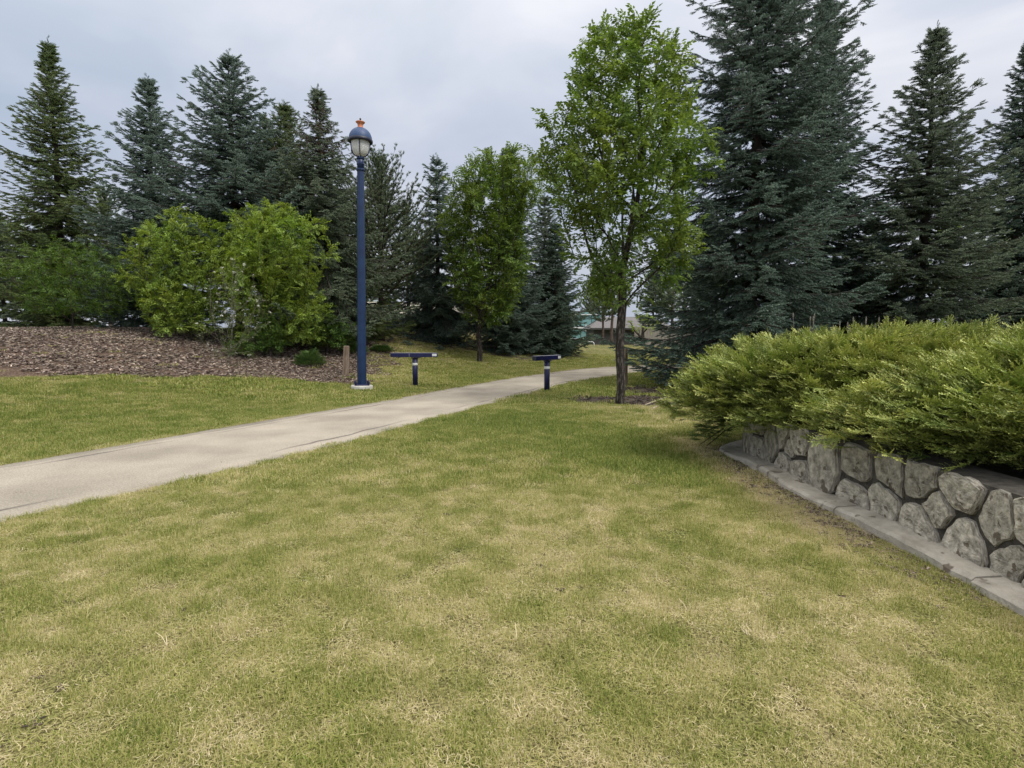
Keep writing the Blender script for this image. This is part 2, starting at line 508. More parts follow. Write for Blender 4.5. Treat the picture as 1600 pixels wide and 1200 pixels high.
M['post_wood'] = mat('weathered brown post', (0.11, 0.075, 0.05), 0.9, (0.27, 0.21, 0.16), 10, 5, 0.5, 40, stretch=(1, 1, 0.15))
M['soil'] = mat('soil', (0.05, 0.04, 0.03), 0.98, (0.11, 0.085, 0.065), 8, 5, 0.6, 30)
M['stick'] = mat('dead stick', (0.34, 0.28, 0.2), 0.9, (0.5, 0.43, 0.33), 12, 3)

# ================================================================== ground sheet
front_px = [(-300, 596), (0, 590), (200, 588), (350, 590), (430, 592), (500, 597), (548, 601), (590, 603)]
MULF = np.array([hit(*p)[:2] for p in front_px])
BED_R = np.array([hit(*p)[:2] for p in [(592, 602), (612, 580), (640, 558), (610, 540)]])
def masks(X, Y):
    X = np.atleast_1d(np.asarray(X, float)); Y = np.atleast_1d(np.asarray(Y, float))
    n = (fbm(X, Y, 0.9, 21, 3) - 0.5)
    sF = sdist(X, Y, FEr)
    yf = np.interp(X, MULF[:, 0], MULF[:, 1])
    edge_r = np.interp(Y, BED_R[:, 1], BED_R[:, 0])
    mul = sstep(-0.15, 0.35, Y - yf + n * 0.8) * sstep(-0.2, 1.3, edge_r - X + n * 1.6) * (X < 0)
    # mulch round the tree and under the tall spruce
    e = np.minimum(np.hypot((X - 3.4) / 2.7, (Y - 13.3) / 1.15), np.hypot((X - 6.0) / 2.8, (Y - 15.2) / 2.4))
    soilm = 1 - sstep(0.72, 1.12, e + n * 0.9)
    # earth under the spruces on the mound
    for (ux, uy, ur) in ((-3.8, 29.5, 2.0), (-.2, 30, 2.3), (2.4, 31.8, 2.2)):
        soilm = np.maximum(soilm, 0.75 * (1 - sstep(0.75, 1.1, np.hypot((X - ux) / ur, (Y - uy) / ur) + n * 0.7)))
    plant = (X > 2.98) & (Y < 8.0) & (Y > 1.0)
    return np.clip(mul, 0, 1), np.clip(soilm, 0, 1), plant
def dryness(X, Y):
    X = np.atleast_1d(np.asarray(X, float)); Y = np.atleast_1d(np.asarray(Y, float))
    d = np.hypot(X, Y)
    v = 0.46 + 0.16 * (fbm(X, Y, 0.42, 31, 3) - 0.5) + 0.30 * (fbm(X, Y, 1.7, 41, 3) - 0.5) + 0.95 * (fbm(X, Y, 7.0, 47, 2) - 0.5)
    v += 0.10 * (1 - sstep(3.0, 6.5, d))                     # drier towards the foreground
    v -= 0.16 * sstep(7.5, 10, d) * (1 - sstep(18, 24, d))
    # greener sweep beside the wall
    v -= 0.48 * np.exp(-(((X - 1.45) / 0.9) ** 2 + ((Y - 7.3) / 1.2) ** 2))
    v -= 0.30 * np.exp(-(((X - 2.1) / 0.5) ** 2 + ((Y - 6.0) / 0.9) ** 2))
    v -= 0.28 * np.exp(-(((X - 0.2) / 1.3) ** 2 + ((Y - 9.5) / 1.4) ** 2))
    v -= 0.5 * np.exp(-(((X + 1.03) / 0.2) ** 2 + ((Y - 5.35) / 0.12) ** 2))
    # scorched strips along the kerb and round the mulch
    v += 0.75 * np.exp(-(((X - 2.5) / 0.26) ** 2)) * sstep(3.5, 4.5, Y) * (1 - sstep(7.6, 8.6, Y))
    v += 0.5 * np.exp(-(((X - 2.75) / 0.9) ** 2 + ((Y - 9.9) / 1.0) ** 2))
    v += 0.45 * np.exp(-(((X - 3.2) / 2.6) ** 2 + ((Y - 12.0) / 0.7) ** 2))
    # path edges, the mound
    sN = -sdist(X, Y, NEr); sF = sdist(X, Y, FEr)
    v += 0.16 * np.exp(-np.abs(sN) / 0.35) + 0.30 * np.exp(-np.abs(sF) / 0.22)
    v += 0.30 * sstep(4, 9, sF) * (X < -1) + 0.42 * np.exp(-(((X + 3.9) / 1.5) ** 2 + ((Y - 18.5) / 2.6) ** 2))
    return np.clip(v, 0, 1)

def axis(segs):
    out = []
    for a, b, st in segs:
        out += list(np.arange(a, b, st))
    out.append(segs[-1][1])
    return np.array(out)
xs = axis([(-400, -60, 40), (-60, -30, 2.5), (-30, -14, 0.6), (-14, 12, 0.22), (12, 30, 0.8), (30, 60, 3), (60, 400, 40)])
ys = axis([(-60, -4, 4), (-4, 1, 0.5), (1, 34, 0.22), (34, 60, 1.2), (60, 120, 5), (120, 900, 60)])
GX, GY = np.meshgrid(xs, ys)
GZ = height(GX.ravel(), GY.ravel()).reshape(GX.shape)
mu_, so_, pl_ = masks(GX.ravel(), GY.ravel())
onpath = (sdist(GX.ravel(), GY.ravel(), FEr) < 0) & (sdist(GX.ravel(), GY.ravel(), NEr) > 0)
GZ = GZ - 0.03 * onpath.reshape(GX.shape)
V = np.stack([GX.ravel(), GY.ravel(), GZ.ravel()], 1)
ny, nx = GX.shape
idx = np.arange(nx * ny).reshape(ny, nx)
Fq = np.stack([idx[:-1, :-1].ravel(), idx[:-1, 1:].ravel(), idx[1:, 1:].ravel(), idx[1:, :-1].ravel()], 1)
gm = bpy.data.meshes.new('ground')
gm.from_pydata(V.tolist(), [], Fq.tolist())
gm.polygons.foreach_set('use_smooth', [True] * len(gm.polygons))
for k, v in (('dry', dryness(GX.ravel(), GY.ravel())), ('mulch', mu_), ('soil', so_)):
    a = gm.attributes.new(k, 'FLOAT', 'POINT'); a.data.foreach_set('value', v.astype(np.float32))
def ground_mat():
    m = bpy.data.materials.new('lawn ground'); m.use_nodes = True
    t = m.node_tree; N = t.nodes.new; L = t.links.new; p = t.nodes['Principled BSDF']
    p.inputs['Roughness'].default_value = 0.95; p.inputs['Specular IOR Level'].default_value = 0.1
    def at_(n):
        a = N('ShaderNodeAttribute'); a.attribute_name = n; return a.outputs['Fac']
    g = N('ShaderNodeNewGeometry')
    def noise(s, d=4):
        q = N('ShaderNodeTexNoise'); q.inputs['Scale'].default_value = s; q.inputs['Detail'].default_value = d
        L(g.outputs['Position'], q.inputs['Vector']); return q.outputs['Fac']
    def ramp(f, els):
        r = N('ShaderNodeValToRGB'); L(f, r.inputs[0])
        r.color_ramp.elements[0].position = els[0][0]; r.color_ramp.elements[0].color = (*els[0][1], 1)
        r.color_ramp.elements[1].position = els[-1][0]; r.color_ramp.elements[1].color = (*els[-1][1], 1)
        for q, c in els[1:-1]:
            e_ = r.color_ramp.elements.new(q); e_.color = (*c, 1)
        return r.outputs[0]
    def mixc(f, a, b):
        q = N('ShaderNodeMix'); q.data_type = 'RGBA'; L(f, q.inputs[0]); L(a, q.inputs[6]); L(b, q.inputs[7]); return q.outputs[2]
    grass = ramp(at_('dry'), [(0.0, (0.10, 0.125, 0.035)), (0.5, (0.20, 0.19, 0.075)), (1.0, (0.34, 0.28, 0.16))])
    # fine blades too far off to tell apart
    q = N('ShaderNodeMix'); q.data_type = 'RGBA'; q.blend_type = 'MULTIPLY'; q.inputs[0].default_value = 1.0
    L(grass, q.inputs[6]); L(ramp(noise(70, 6), [(0.36, (0.25, 0.24, 0.22)), (0.64, (1.45, 1.45, 1.45))]), q.inputs[7])
    mul = ramp(noise(30, 5), [(0.3, (0.045, 0.032, 0.025)), (0.55, (0.13, 0.09, 0.068)), (0.72, (0.28, 0.21, 0.165))])
    soil = ramp(noise(18, 6), [(0.3, (0.045, 0.037, 0.032)), (0.6, (0.11, 0.09, 0.072)), (0.78, (0.22, 0.18, 0.14))])
    c = mixc(at_('mulch'), q.outputs[2], mul)
    c = mixc(at_('soil'), c, soil)
    L(c, p.inputs['Base Color'])
    b = N('ShaderNodeBump'); b.inputs['Strength'].default_value = 0.8; b.inputs['Distance'].default_value = 0.03
    L(noise(45, 6), b.inputs['Height']); L(b.outputs[0], p.inputs['Normal'])
    return m
gm.materials.append(ground_mat())
ground = bpy.data.objects.new('ground', gm); COL.objects.link(ground); ground['kind'] = 'structure'
ground['label'] = 'lawn with dry patches rising to a low mound beyond the path'

# ================================================================== path
def path_mat():
    m = bpy.data.materials.new('path concrete'); m.use_nodes = True
    t = m.node_tree; N = t.nodes.new; L = t.links.new; p = t.nodes['Principled BSDF']
    p.inputs['Roughness'].default_value = 0.92; p.inputs['Specular IOR Level'].default_value = 0.2
    g = N('ShaderNodeNewGeometry')
    def noise(s, d=4, vec=None):
        q = N('ShaderNodeTexNoise'); q.inputs['Scale'].default_value = s; q.inputs['Detail'].default_value = d
        L(vec or g.outputs['Position'], q.inputs['Vector']); return q.outputs['Fac']
    def ramp(f, a, ca, b, cb):
        r = N('ShaderNodeValToRGB'); L(f, r.inputs[0]); r.color_ramp.elements[0].position = a; r.color_ramp.elements[0].color = (*ca, 1)
        r.color_ramp.elements[1].position = b; r.color_ramp.elements[1].color = (*cb, 1); return r.outputs[0]
    base = ramp(noise(0.8, 5), 0.35, (0.31, 0.28, 0.235), 0.68, (0.46, 0.415, 0.35))
    q = N('ShaderNodeMix'); q.data_type = 'RGBA'; q.blend_type = 'MULTIPLY'; q.inputs[0].default_value = 1
    L(base, q.inputs[6]); L(ramp(noise(70, 3), 0.3, (0.68, 0.68, 0.68), 0.66, (1.18, 1.17, 1.15)), q.inputs[7])
    # long cracks near both edges: across = v, along = u (metres)
    uv = N('ShaderNodeUVMap'); uv.uv_map = 'UVMap'
    sp = N('ShaderNodeSeparateXYZ'); L(uv.outputs[0], sp.inputs[0])
    def math_(op, a, b=None, c=None):
        k = N('ShaderNodeMath'); k.operation = op
        for i, z in enumerate((a, b, c)):
            if z is None: continue
            if hasattr(z, 'links'): L(z, k.inputs[i])
            else: k.inputs[i].default_value = z
        return k.outputs[0]
    wob = noise(1.6, 5)
    dark = None
    for v0, seed, half in ((0.125, 3.0, 0.010), (0.86, 9.0, 0.010), (0.93, 15.0, 0.005)):
        v = math_('MULTIPLY_ADD', wob, 0.05, math_('SUBTRACT', sp.outputs['Y'], 0.025))
        d = math_('ABSOLUTE', math_('SUBTRACT', v, v0))
        cv = N('ShaderNodeCombineXYZ'); L(math_('MULTIPLY', sp.outputs['X'], 0.38), cv.inputs[0]); cv.inputs[1].default_value = seed
        on = noise(1.0, 2, cv.outputs[0])
        gate = N('ShaderNodeMapRange'); gate.inputs['From Min'].default_value = 0.46; gate.inputs['From Max'].default_value = 0.56; L(on, gate.inputs['Value'])
        ln = N('ShaderNodeMapRange'); ln.inputs['From Min'].default_value = half * 1.6; ln.inputs['From Max'].default_value = half * 0.5; L(d, ln.inputs['Value'])
        k = math_('MULTIPLY', gate.outputs[0], ln.outputs[0])
        dark = k if dark is None else math_('MAXIMUM', dark, k)
    q2 = N('ShaderNodeMix'); q2.data_type = 'RGBA'; L(math_('MULTIPLY', dark, 0.8), q2.inputs[0]); L(q.outputs[2], q2.inputs[6]); q2.inputs[7].default_value = (0.10, 0.085, 0.08, 1)
    L(q2.outputs[2], p.inputs['Base Color'])
    b = N('ShaderNodeBump'); b.inputs['Strength'].default_value = 0.5; b.inputs['Distance'].default_value = 0.01
    L(noise(110, 4), b.inputs['Height']); L(b.outputs[0], p.inputs['Normal'])
    return m
rows = 480; acr = 9
E0 = resample(NEr[::6], rows); E1 = resample(FEr[::6], rows)
# ragged edges
t_ = np.arange(rows)
jn = (fbm(t_ * 0.5, t_ * 0, 1.0, 5, 3) - 0.5) * 0.14; jf = (fbm(t_ * 0.5, t_ * 0, 1.0, 6, 3) - 0.5) * 0.14
nrm = E1 - E0; nrm /= np.linalg.norm(nrm, axis=1, keepdims=True)
E0 = E0 + nrm * jn[:, None]; E1 = E1 + nrm * jf[:, None]
V = []; UV = []; QX = []
along = np.concatenate([[0], np.cumsum(np.linalg.norm(np.diff((E0 + E1) / 2, axis=0), axis=1))])
for i in range(rows):
    for j in range(-1, acr + 2):
        jj = min(max(j, 0), acr); v = jj / acr
        q = E0[i] * (1 - v) + E1[i] * v
        V.append((q[0], q[1], 0.012 if 0 <= j <= acr else -0.06)); UV.append((along[i], v))
V = np.array(V); V[:, 2] += height(V[:, 0], V[:, 1]); V = V.tolist()
w_ = acr + 3
Fq = [(i * w_ + j, i * w_ + w_ + j, i * w_ + w_ + j + 1, i * w_ + j + 1) for i in range(rows - 1) for j in range(w_ - 1)]
Fq = [tuple(reversed(f)) for f in Fq]
pm = bpy.data.meshes.new('path'); pm.from_pydata(V, [], Fq)
pm.polygons.foreach_set('use_smooth', [True] * len(pm.polygons))
ul = pm.uv_layers.new(name='UVMap')
vi = np.empty(len(pm.loops), np.int32); pm.loops.foreach_get('vertex_index', vi)
ul.data.foreach_set('uv', np.array(UV, np.float32)[vi].ravel())
pm.materials.append(path_mat())
path = bpy.data.objects.new('path', pm); COL.objects.link(path); path['kind'] = 'structure'
path['label'] = 'pale concrete walking path with long cracks curving across the lawn'

# ================================================================== grass
def tuft(name, seed, n, rad, lmin, lmax, width, material, flat=0.25):
    r = random.Random(seed); V = []; Fc = []; tone = []
    for i in range(n):
        a = r.uniform(0, 6.283); q = rad * math.sqrt(r.random())
        x, y = q * math.cos(a), q * math.sin(a)
        h = r.uniform(0, 6.283); L_ = r.uniform(lmin, lmax)
        lean = r.uniform(0.15, 0.9) if r.random() > flat else r.uniform(1.1, 1.5)
        dx, dy = math.cos(h), math.sin(h)
        sxx, syy = -dy * width / 2, dx * width / 2
        k = len(V); z0 = -0.006
        m1 = L_ * 0.5; l1 = lean * 0.6; l2 = min(1.6, lean * 1.35)
        p1 = (x + dx * m1 * math.sin(l1), y + dy * m1 * math.sin(l1), m1 * math.cos(l1))
        p2 = (p1[0] + dx * m1 * math.sin(l2), p1[1] + dy * m1 * math.sin(l2), p1[2] + m1 * math.cos(l2))
        V += [(x - sxx, y - syy, z0), (x + sxx, y + syy, z0), (p1[0] - sxx * .8, p1[1] - syy * .8, p1[2]), (p1[0] + sxx * .8, p1[1] + syy * .8, p1[2]), p2]
        Fc += [(k, k + 1, k + 3, k + 2), (k + 2, k + 3, k + 4)]
        tt = r.random() if lean < 1.1 else r.uniform(0.6, 1)
        tone += [tt] * 5
    return proto_mesh(name, V, Fc, tone, material)
def grass_mat():
    m = bpy.data.materials.new('grass blades'); m.use_nodes = True
    t = m.node_tree; N = t.nodes.new; L = t.links.new; p = t.nodes['Principled BSDF']; o = t.nodes['Material Output']
    a = N('ShaderNodeAttribute'); a.attribute_name = 'tone'
    d = N('ShaderNodeAttribute'); d.attribute_name = 'dry'; d.attribute_type = 'INSTANCER'
    # a blade is straw when its tone lies below the dryness of its spot
    s = N('ShaderNodeMath'); s.operation = 'ADD'; L(a.outputs['Fac'], s.inputs[0]); L(d.outputs['Fac'], s.inputs[1])
    r = N('ShaderNodeValToRGB'); mr = N('ShaderNodeMath'); mr.operation = 'MULTIPLY'; mr.inputs[1].default_value = 0.5
    L(s.outputs[0], mr.inputs[0]); L(mr.outputs[0], r.inputs[0])
    els = [(0.08, (0.10, 0.17, 0.030)), (0.34, (0.22, 0.27, 0.055)), (0.52, (0.38, 0.395, 0.115)), (0.68, (0.54, 0.49, 0.21)), (0.94, (0.84, 0.73, 0.50))]
    r.color_ramp.elements[0].position = els[0][0]; r.color_ramp.elements[0].color = (*els[0][1], 1)
    r.color_ramp.elements[1].position = els[-1][0]; r.color_ramp.elements[1].color = (*els[-1][1], 1)
    for q, c in els[1:-1]:
        e_ = r.color_ramp.elements.new(q); e_.color = (*c, 1)
    L(r.outputs[0], p.inputs['Base Color']); p.inputs['Roughness'].default_value = 0.6; p.inputs['Specular IOR Level'].default_value = 0.25
    tr = N('ShaderNodeBsdfTranslucent'); L(r.outputs[0], tr.inputs[0])
    ms = N('ShaderNodeMixShader'); ms.inputs[0].default_value = 0.35
    L(p.outputs[0], ms.inputs[1]); L(tr.outputs[0], ms.inputs[2]); L(ms.outputs[0], o.inputs[0])
    return m
M['grass'] = grass_mat()
def thatch(name, seed, n, rad, material):
    r = random.Random(seed); V = []; Fc = []; tone = []
    for i in range(n):
        a = r.uniform(0, 6.283); q = rad * math.sqrt(r.random()); h = r.uniform(0, 6.283); L_ = r.uniform(.012, .045)
        x, y, z = q * math.cos(a), q * math.sin(a), r.uniform(.001, .010)
        dx, dy = math.cos(h) * L_, math.sin(h) * L_; wx, wy = -math.sin(h) * .0013, math.cos(h) * .0013; k = len(V)
        b = r.uniform(-.3, .3)
        V += [(x - wx, y - wy, z), (x + wx, y + wy, z), (x + dx * .5 - dy * b + wx, y + dy * .5 + dx * b + wy, z + .004), (x + dx * .5 - dy * b - wx, y + dy * .5 + dx * b - wy, z + .004), (x + dx, y + dy, z + r.uniform(-.001, .005))]
        Fc += [(k, k + 1, k + 2, k + 3), (k + 3, k + 2, k + 4)]; tone += [r.uniform(.45, 1.25)] * 5
    return proto_mesh(name, V, Fc, tone, material)
near_t = [tuft('grass tuft', 10 + i, 42, 0.07, 0.014, 0.050, 0.0026, M['grass'], flat=.42) for i in range(8)]
mid_t = [tuft('grass tuft', 30 + i, 64, 0.12, 0.018, 0.052, 0.0052, M['grass'], flat=.4) for i in range(5)]
far_t = [tuft('grass tuft', 50 + i, 60, 0.22, 0.03, 0.075, 0.014, M['grass']) for i in range(4)]
def scatter(n_m2, d0_, d1_, wide=0.98):
    A = wide * (d1_ ** 2 - d0_ ** 2); n = int(A * n_m2)
    Y = np.sqrt(rng.uniform(d0_ ** 2, d1_ ** 2, n)); X = rng.uniform(-wide, wide, n) * Y
    return X, Y
def lawn_part(name, X, Y, key, protos, smin, smax):
    mu, so, pl = masks(X, Y)
    sf = sdist(X, Y, FEr); sn = sdist(X, Y, NEr)
    rag = .10 * (fbm(X, Y, 3.0, 88, 2) - .35)
    onp = (sf < 0.02 - rag) & (sn > -0.02 + rag)
    rr = rng.random(len(X))
    keep = ~onp & ~pl & (rr > mu * 0.985) & (rr > so * 1.15)
    # kerb of the planter
    keep &= ~((X > 2.74) & (Y < 7.6) & (Y > 1.0))
    # thin bare spots
    keep &= rng.random(len(X)) < .25 + 1.5 * fbm(X, Y, 11.0, 66, 2)
    bare = fbm(X, Y, 3.4, 77, 3)
    keep &= ~((bare > 0.66) & (rng.random(len(X)) < 0.7))
    X, Y = X[keep], Y[keep]
    dr = dryness(X, Y) + rng.normal(0, 0.13, len(X))
    Z = height(X, Y)
    S = rng.uniform(smin, smax, len(X)) * (1.10 - 0.35 * np.clip(dr, 0, 1)) * (.62 + .8 * fbm(X, Y, 9.0, 55, 2))
    a = rng.uniform(0, 6.283, len(X))
    D = np.stack([np.cos(a), np.sin(a), np.zeros_like(a)], 1); U = np.tile([0, 0, 1.0], (len(X), 1))
    me = sprig_mesh(name, np.stack([X, Y, Z], 1), D, U, S, len(protos), {'dry': np.clip(dr, 0, 1)})
    return sprigs(name, me, key, protos, M['grass'])
def lawn(name, label, parts):
    Xs = np.concatenate([p[0] for p in parts]); Ys = np.concatenate([p[1] for p in parts])
    return Xs, Ys
for (nm, dens, a_, b_, key, pr, s0, s1, lab) in (
        ('lawn_grass', 620, 1.3, 5.5, 'near tufts', near_t, 0.75, 1.2, 'short patchy grass with straw coloured blades in the foreground'),
        ('lawn_grass', 220, 5.5, 12.5, 'mid tufts', mid_t, 0.8, 1.2, 'yellow green grass between the foreground and the path'),
        ('lawn_grass', 50, 12.5, 34, 'far tufts', far_t, 0.8, 1.25, 'mown grass on both sides of the far path and on the mound')):
    X_, Y_ = scatter(dens, a_, b_)
    g_ = lawn_part(nm, X_, Y_, key, pr, s0, s1)
    g_['label'] = lab; g_['category'] = 'grass'
thatch_t = [thatch('thatch', 140 + i, 60, .08, M['grass']) for i in range(5)]
X_, Y_ = scatter(190, 1.3, 6.0)
g_ = lawn_part('dry_thatch', X_, Y_, 'thatch', thatch_t, 0.8, 1.3)
g_['label'] = 'matted dry clippings lying between the foreground blades'; g_['category'] = 'grass'
# long pale seed stalks here and there
stalk_t = []
for i in range(4):
    r_ = random.Random(90 + i); V = []; Fc = []; tn = []
    for j in range(1 + i % 2):
        a = r_.uniform(0, 6.28); L_ = r_.uniform(0.05, 0.12); lean = r_.uniform(0.2, 1.3); k = len(V)
        dx, dy = math.cos(a), math.sin(a); ww = 0.0018
        p1 = (dx * L_ * .5 * math.sin(lean * .7), dy * L_ * .5 * math.sin(lean * .7), L_ * .5 * math.cos(lean * .7))
        p2 = (p1[0] + dx * L_ * .5 * math.sin(lean * 1.2), p1[1] + dy * L_ * .5 * math.sin(lean * 1.2), p1[2] + L_ * .5 * math.cos(lean * 1.2))
        V += [(dy * ww, -dx * ww, 0), (-dy * ww, dx * ww, 0), (p1[0] + dy * ww, p1[1] - dx * ww, p1[2]), (p1[0] - dy * ww, p1[1] + dx * ww, p1[2]), (p2[0] + dy * ww * .6, p2[1] - dx * ww * .6, p2[2]), (p2[0] - dy * ww * .6, p2[1] + dx * ww * .6, p2[2])]
        Fc += [(k, k + 1, k + 3, k + 2), (k + 2, k + 3, k + 5, k + 4)]; tn += [1.0] * 6
    stalk_t.append(proto_mesh('straw stalk', V, Fc, tn, M['grass']))
X_, Y_ = scatter(9, 1.4, 9)
g_ = lawn_part('straw_stalks', X_, Y_, 'stalks', stalk_t, 0.7, 1.3)
g_['label'] = 'long dry pale stalks standing among the short foreground grass'; g_['category'] = 'grass'

# wood chips on the bed
chip_mat = leafmat('wood chips', (0.075, 0.054, 0.042), (0.54, 0.44, 0.36), 0.0, vary=0.35)
chips = []
for i in range(5):
    r_ = random.Random(200 + i); V = []; Fc = []; tn = []
    for j in range(7):
        cx, cy, cz = r_.uniform(-.09, .09), r_.uniform(-.09, .09), r_.uniform(0.004, 0.03)
        a = r_.uniform(0, 3.14); l, w2, h = r_.uniform(.02, .05), r_.uniform(.008, .018), .006
        tl = r_.uniform(-.4, .4); k = len(V)
        for zz in (-h, h):
            for sx_, sy_ in ((-l, -w2), (l, -w2 * r_.uniform(.4, 1)), (l * .9, w2), (-l, w2)):
                V.append((cx + sx_ * math.cos(a) - sy_ * math.sin(a), cy + sx_ * math.sin(a) + sy_ * math.cos(a), cz + zz + sx_ * tl))
        Fc += [(k, k + 3, k + 2, k + 1), (k + 4, k + 5, k + 6, k + 7), (k, k + 1, k + 5, k + 4), (k + 1, k + 2, k + 6, k + 5), (k + 2, k + 3, k + 7, k + 6), (k + 3, k, k + 4, k + 7)]
        tn += [r_.random() ** 2.2] * 8
    chips.append(proto_mesh('chip cluster', V, Fc, tn, chip_mat))
X_, Y_ = scatter(60, 12, 27)
mu, so, pl = masks(X_, Y_)
bark_mat = leafmat('dark bark crumbs', (0.035, 0.027, 0.022), (0.16, 0.12, 0.09), 0.0, vary=0.35)
crumbs = []
for c_ in chips:
    q_ = c_.data.copy(); q_.materials[0] = bark_mat; crumbs.append(bpy.data.objects.new('bark crumbs', q_))
def chip_bed(X, Y, label, key='chips', pr=None):
    a = rng.uniform(0, 6.283, len(X))
    me = sprig_mesh('wood_chips', np.stack([X, Y, height(X, Y)], 1), np.stack([np.cos(a), np.sin(a), 0 * a], 1), np.tile([0, 0, 1.0], (len(X), 1)), rng.uniform(.6, 1.3, len(X)), 5)
    o = sprigs('wood_chips', me, key, pr or chips, (pr or chips)[0].data.materials[0]); o['label'] = label; o['category'] = 'mulch'
k_ = (mu > 0.35) & (rng.random(len(X_)) < mu)
chip_bed(X_[k_], Y_[k_], 'brown wood chips spread under the shrubs left of the lamp post')
X_, Y_ = scatter(16, 10.5, 18)
mu, so, pl = masks(X_, Y_)
k_ = (so > 0.4) & (X_ > 0)
chip_bed(X_[k_], Y_[k_], 'dark crumbled bark under the tree beside the path and the tall spruce', 'crumbs', crumbs)

# brown litter caught along the kerb, dark crumbs of earth among the blades
Y_ = rng.uniform(3.0, 7.4, 420); X_ = 2.72 - np.abs(rng.normal(0, .13, 420))
def litter(name, X, Y, key, pr, s0, s1, label):
    a = rng.uniform(0, 6.283, len(X))
    me = sprig_mesh(name, np.stack([X, Y, height(X, Y) + .004], 1), np.stack([np.cos(a), np.sin(a), 0 * a], 1), np.tile([0, 0, 1.0], (len(X), 1)), rng.uniform(s0, s1, len(X)), len(pr))
    o = sprigs(name, me, key, pr, pr[0].data.materials[0]); o['label'] = label; o['category'] = 'litter'
litter('leaf_litter', X_, Y_, 'chips', chips, .18, .38, 'brown leaf litter caught in the dry grass along the planter kerb')
X_, Y_ = scatter(2.2, 1.6, 7.5)
k_ = (X_ < 2.5) & (fbm(X_, Y_, 3.4, 77, 3) > .45)
litter('earth_crumbs', X_[k_], Y_[k_], 'crumbs', crumbs, .12, .30, 'small dark crumbs of earth scattered in the foreground lawn')

# ================================================================== foliage pieces
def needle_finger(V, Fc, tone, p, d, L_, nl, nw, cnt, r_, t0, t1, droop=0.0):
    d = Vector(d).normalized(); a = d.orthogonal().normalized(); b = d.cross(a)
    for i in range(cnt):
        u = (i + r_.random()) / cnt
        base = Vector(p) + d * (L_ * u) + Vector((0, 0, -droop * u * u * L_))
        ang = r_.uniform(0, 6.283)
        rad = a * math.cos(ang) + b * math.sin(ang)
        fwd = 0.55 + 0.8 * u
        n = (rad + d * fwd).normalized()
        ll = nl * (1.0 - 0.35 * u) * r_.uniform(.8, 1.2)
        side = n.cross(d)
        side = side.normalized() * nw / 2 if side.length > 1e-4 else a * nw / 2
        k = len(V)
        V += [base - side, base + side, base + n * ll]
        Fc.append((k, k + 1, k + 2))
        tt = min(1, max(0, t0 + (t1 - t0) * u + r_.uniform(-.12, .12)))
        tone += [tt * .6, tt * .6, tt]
def conifer_sprig(name, seed, material, L_=0.34, nl=0.044, nw=0.017, fingers=6, cnt=32, droop=0.15, tlo=0.1, thi=0.95):
    r_ = random.Random(seed); V = []; Fc = []; tone = []
    needle_finger(V, Fc, tone, (0, 0, 0), (1, 0, 0.05), L_, nl, nw, int(cnt * 1.4), r_, tlo, thi, droop)
    for i in range(fingers):
        u = 0.1 + 0.68 * (i + .5) / fingers
        s = 1 if i % 2 else -1
        d = (1, s * r_.uniform(.65, 1.0), r_.uniform(-.22, .18))
        needle_finger(V, Fc, tone, (u * L_, 0, -droop * u * u * L_), d, L_ * r_.uniform(.38, .58) * (1.1 - .5 * u), nl, nw, cnt, r_, tlo, thi, droop)
    return proto_mesh(name, V, Fc, tone, material)
def pine_sprig(name, seed, material, cnt=60):
    r_ = random.Random(seed); V = []; Fc = []; tone = []
    for (p, d, L_) in (((0, 0, 0), (1, 0, .3), .20), ((.06, 0, .02), (1, .7, .4), .13), ((.06, 0, .02), (1, -.7, .35), .13)):
        needle_finger(V, Fc, tone, p, d, L_, 0.075, 0.0075, cnt, r_, 0.0, 1.0)
    return proto_mesh(name, V, Fc, tone, material)
def leaf(V, Fc, tone, p, d, up, L_, W, tn):
    d = Vector(d).normalized(); up = Vector(up)
    s = d.cross(up); s = s.normalized() if s.length > 1e-4 else d.orthogonal().normalized()
    u = s.cross(d)
    k = len(V); p = Vector(p)
    m = p + d * (L_ * .45) - u * 0.0
    V += [p, m - s * W / 2 + u * W * .14, p + d * L_ * .45 - u * W * .05, m + s * W / 2 + u * W * .14, p + d * L_ - u * L_ * .10]
    Fc += [(k, k + 2, k + 1), (k, k + 3, k + 2), (k + 1, k + 2, k + 4), (k + 2, k + 3, k + 4)]
    tone += [tn] * 5
def leaf_sprig(name, seed, material, n=13, L_=0.34, ll=0.085, lw=0.042, droop=0.4):
    r_ = random.Random(seed); V = []; Fc = []; tone = []
    # twig
    k = len(V); w2 = 0.003
    V += [(0, -w2, 0), (0, w2, 0), (L_ * .5, 0, L_ * .05), (L_ * .5, 0.002, L_ * .05)]; Fc += [(k, k + 1, k + 3, k + 2)]; tone += [0.1] * 4
    for i in range(n):
        u = (i + .6) / n
        s = 1 if i % 2 else -1
        if i == n - 1: s = 0
        p = (L_ * u * .9, s * r_.uniform(0, .03), L_ * .1 * math.sin(u * 3) + r_.uniform(-.02, .02))
        d = (r_.uniform(.35, 1.0), s * r_.uniform(.5, 1.1), -droop * r_.uniform(.1, 1.3))
        up = (r_.uniform(-.4, .4), r_.uniform(-.5, .5), 1)
        leaf(V, Fc, tone, p, d, up, ll * r_.uniform(.7, 1.2), lw * r_.uniform(.75, 1.15), r_.random())
    return proto_mesh(name, V, Fc, tone, material)

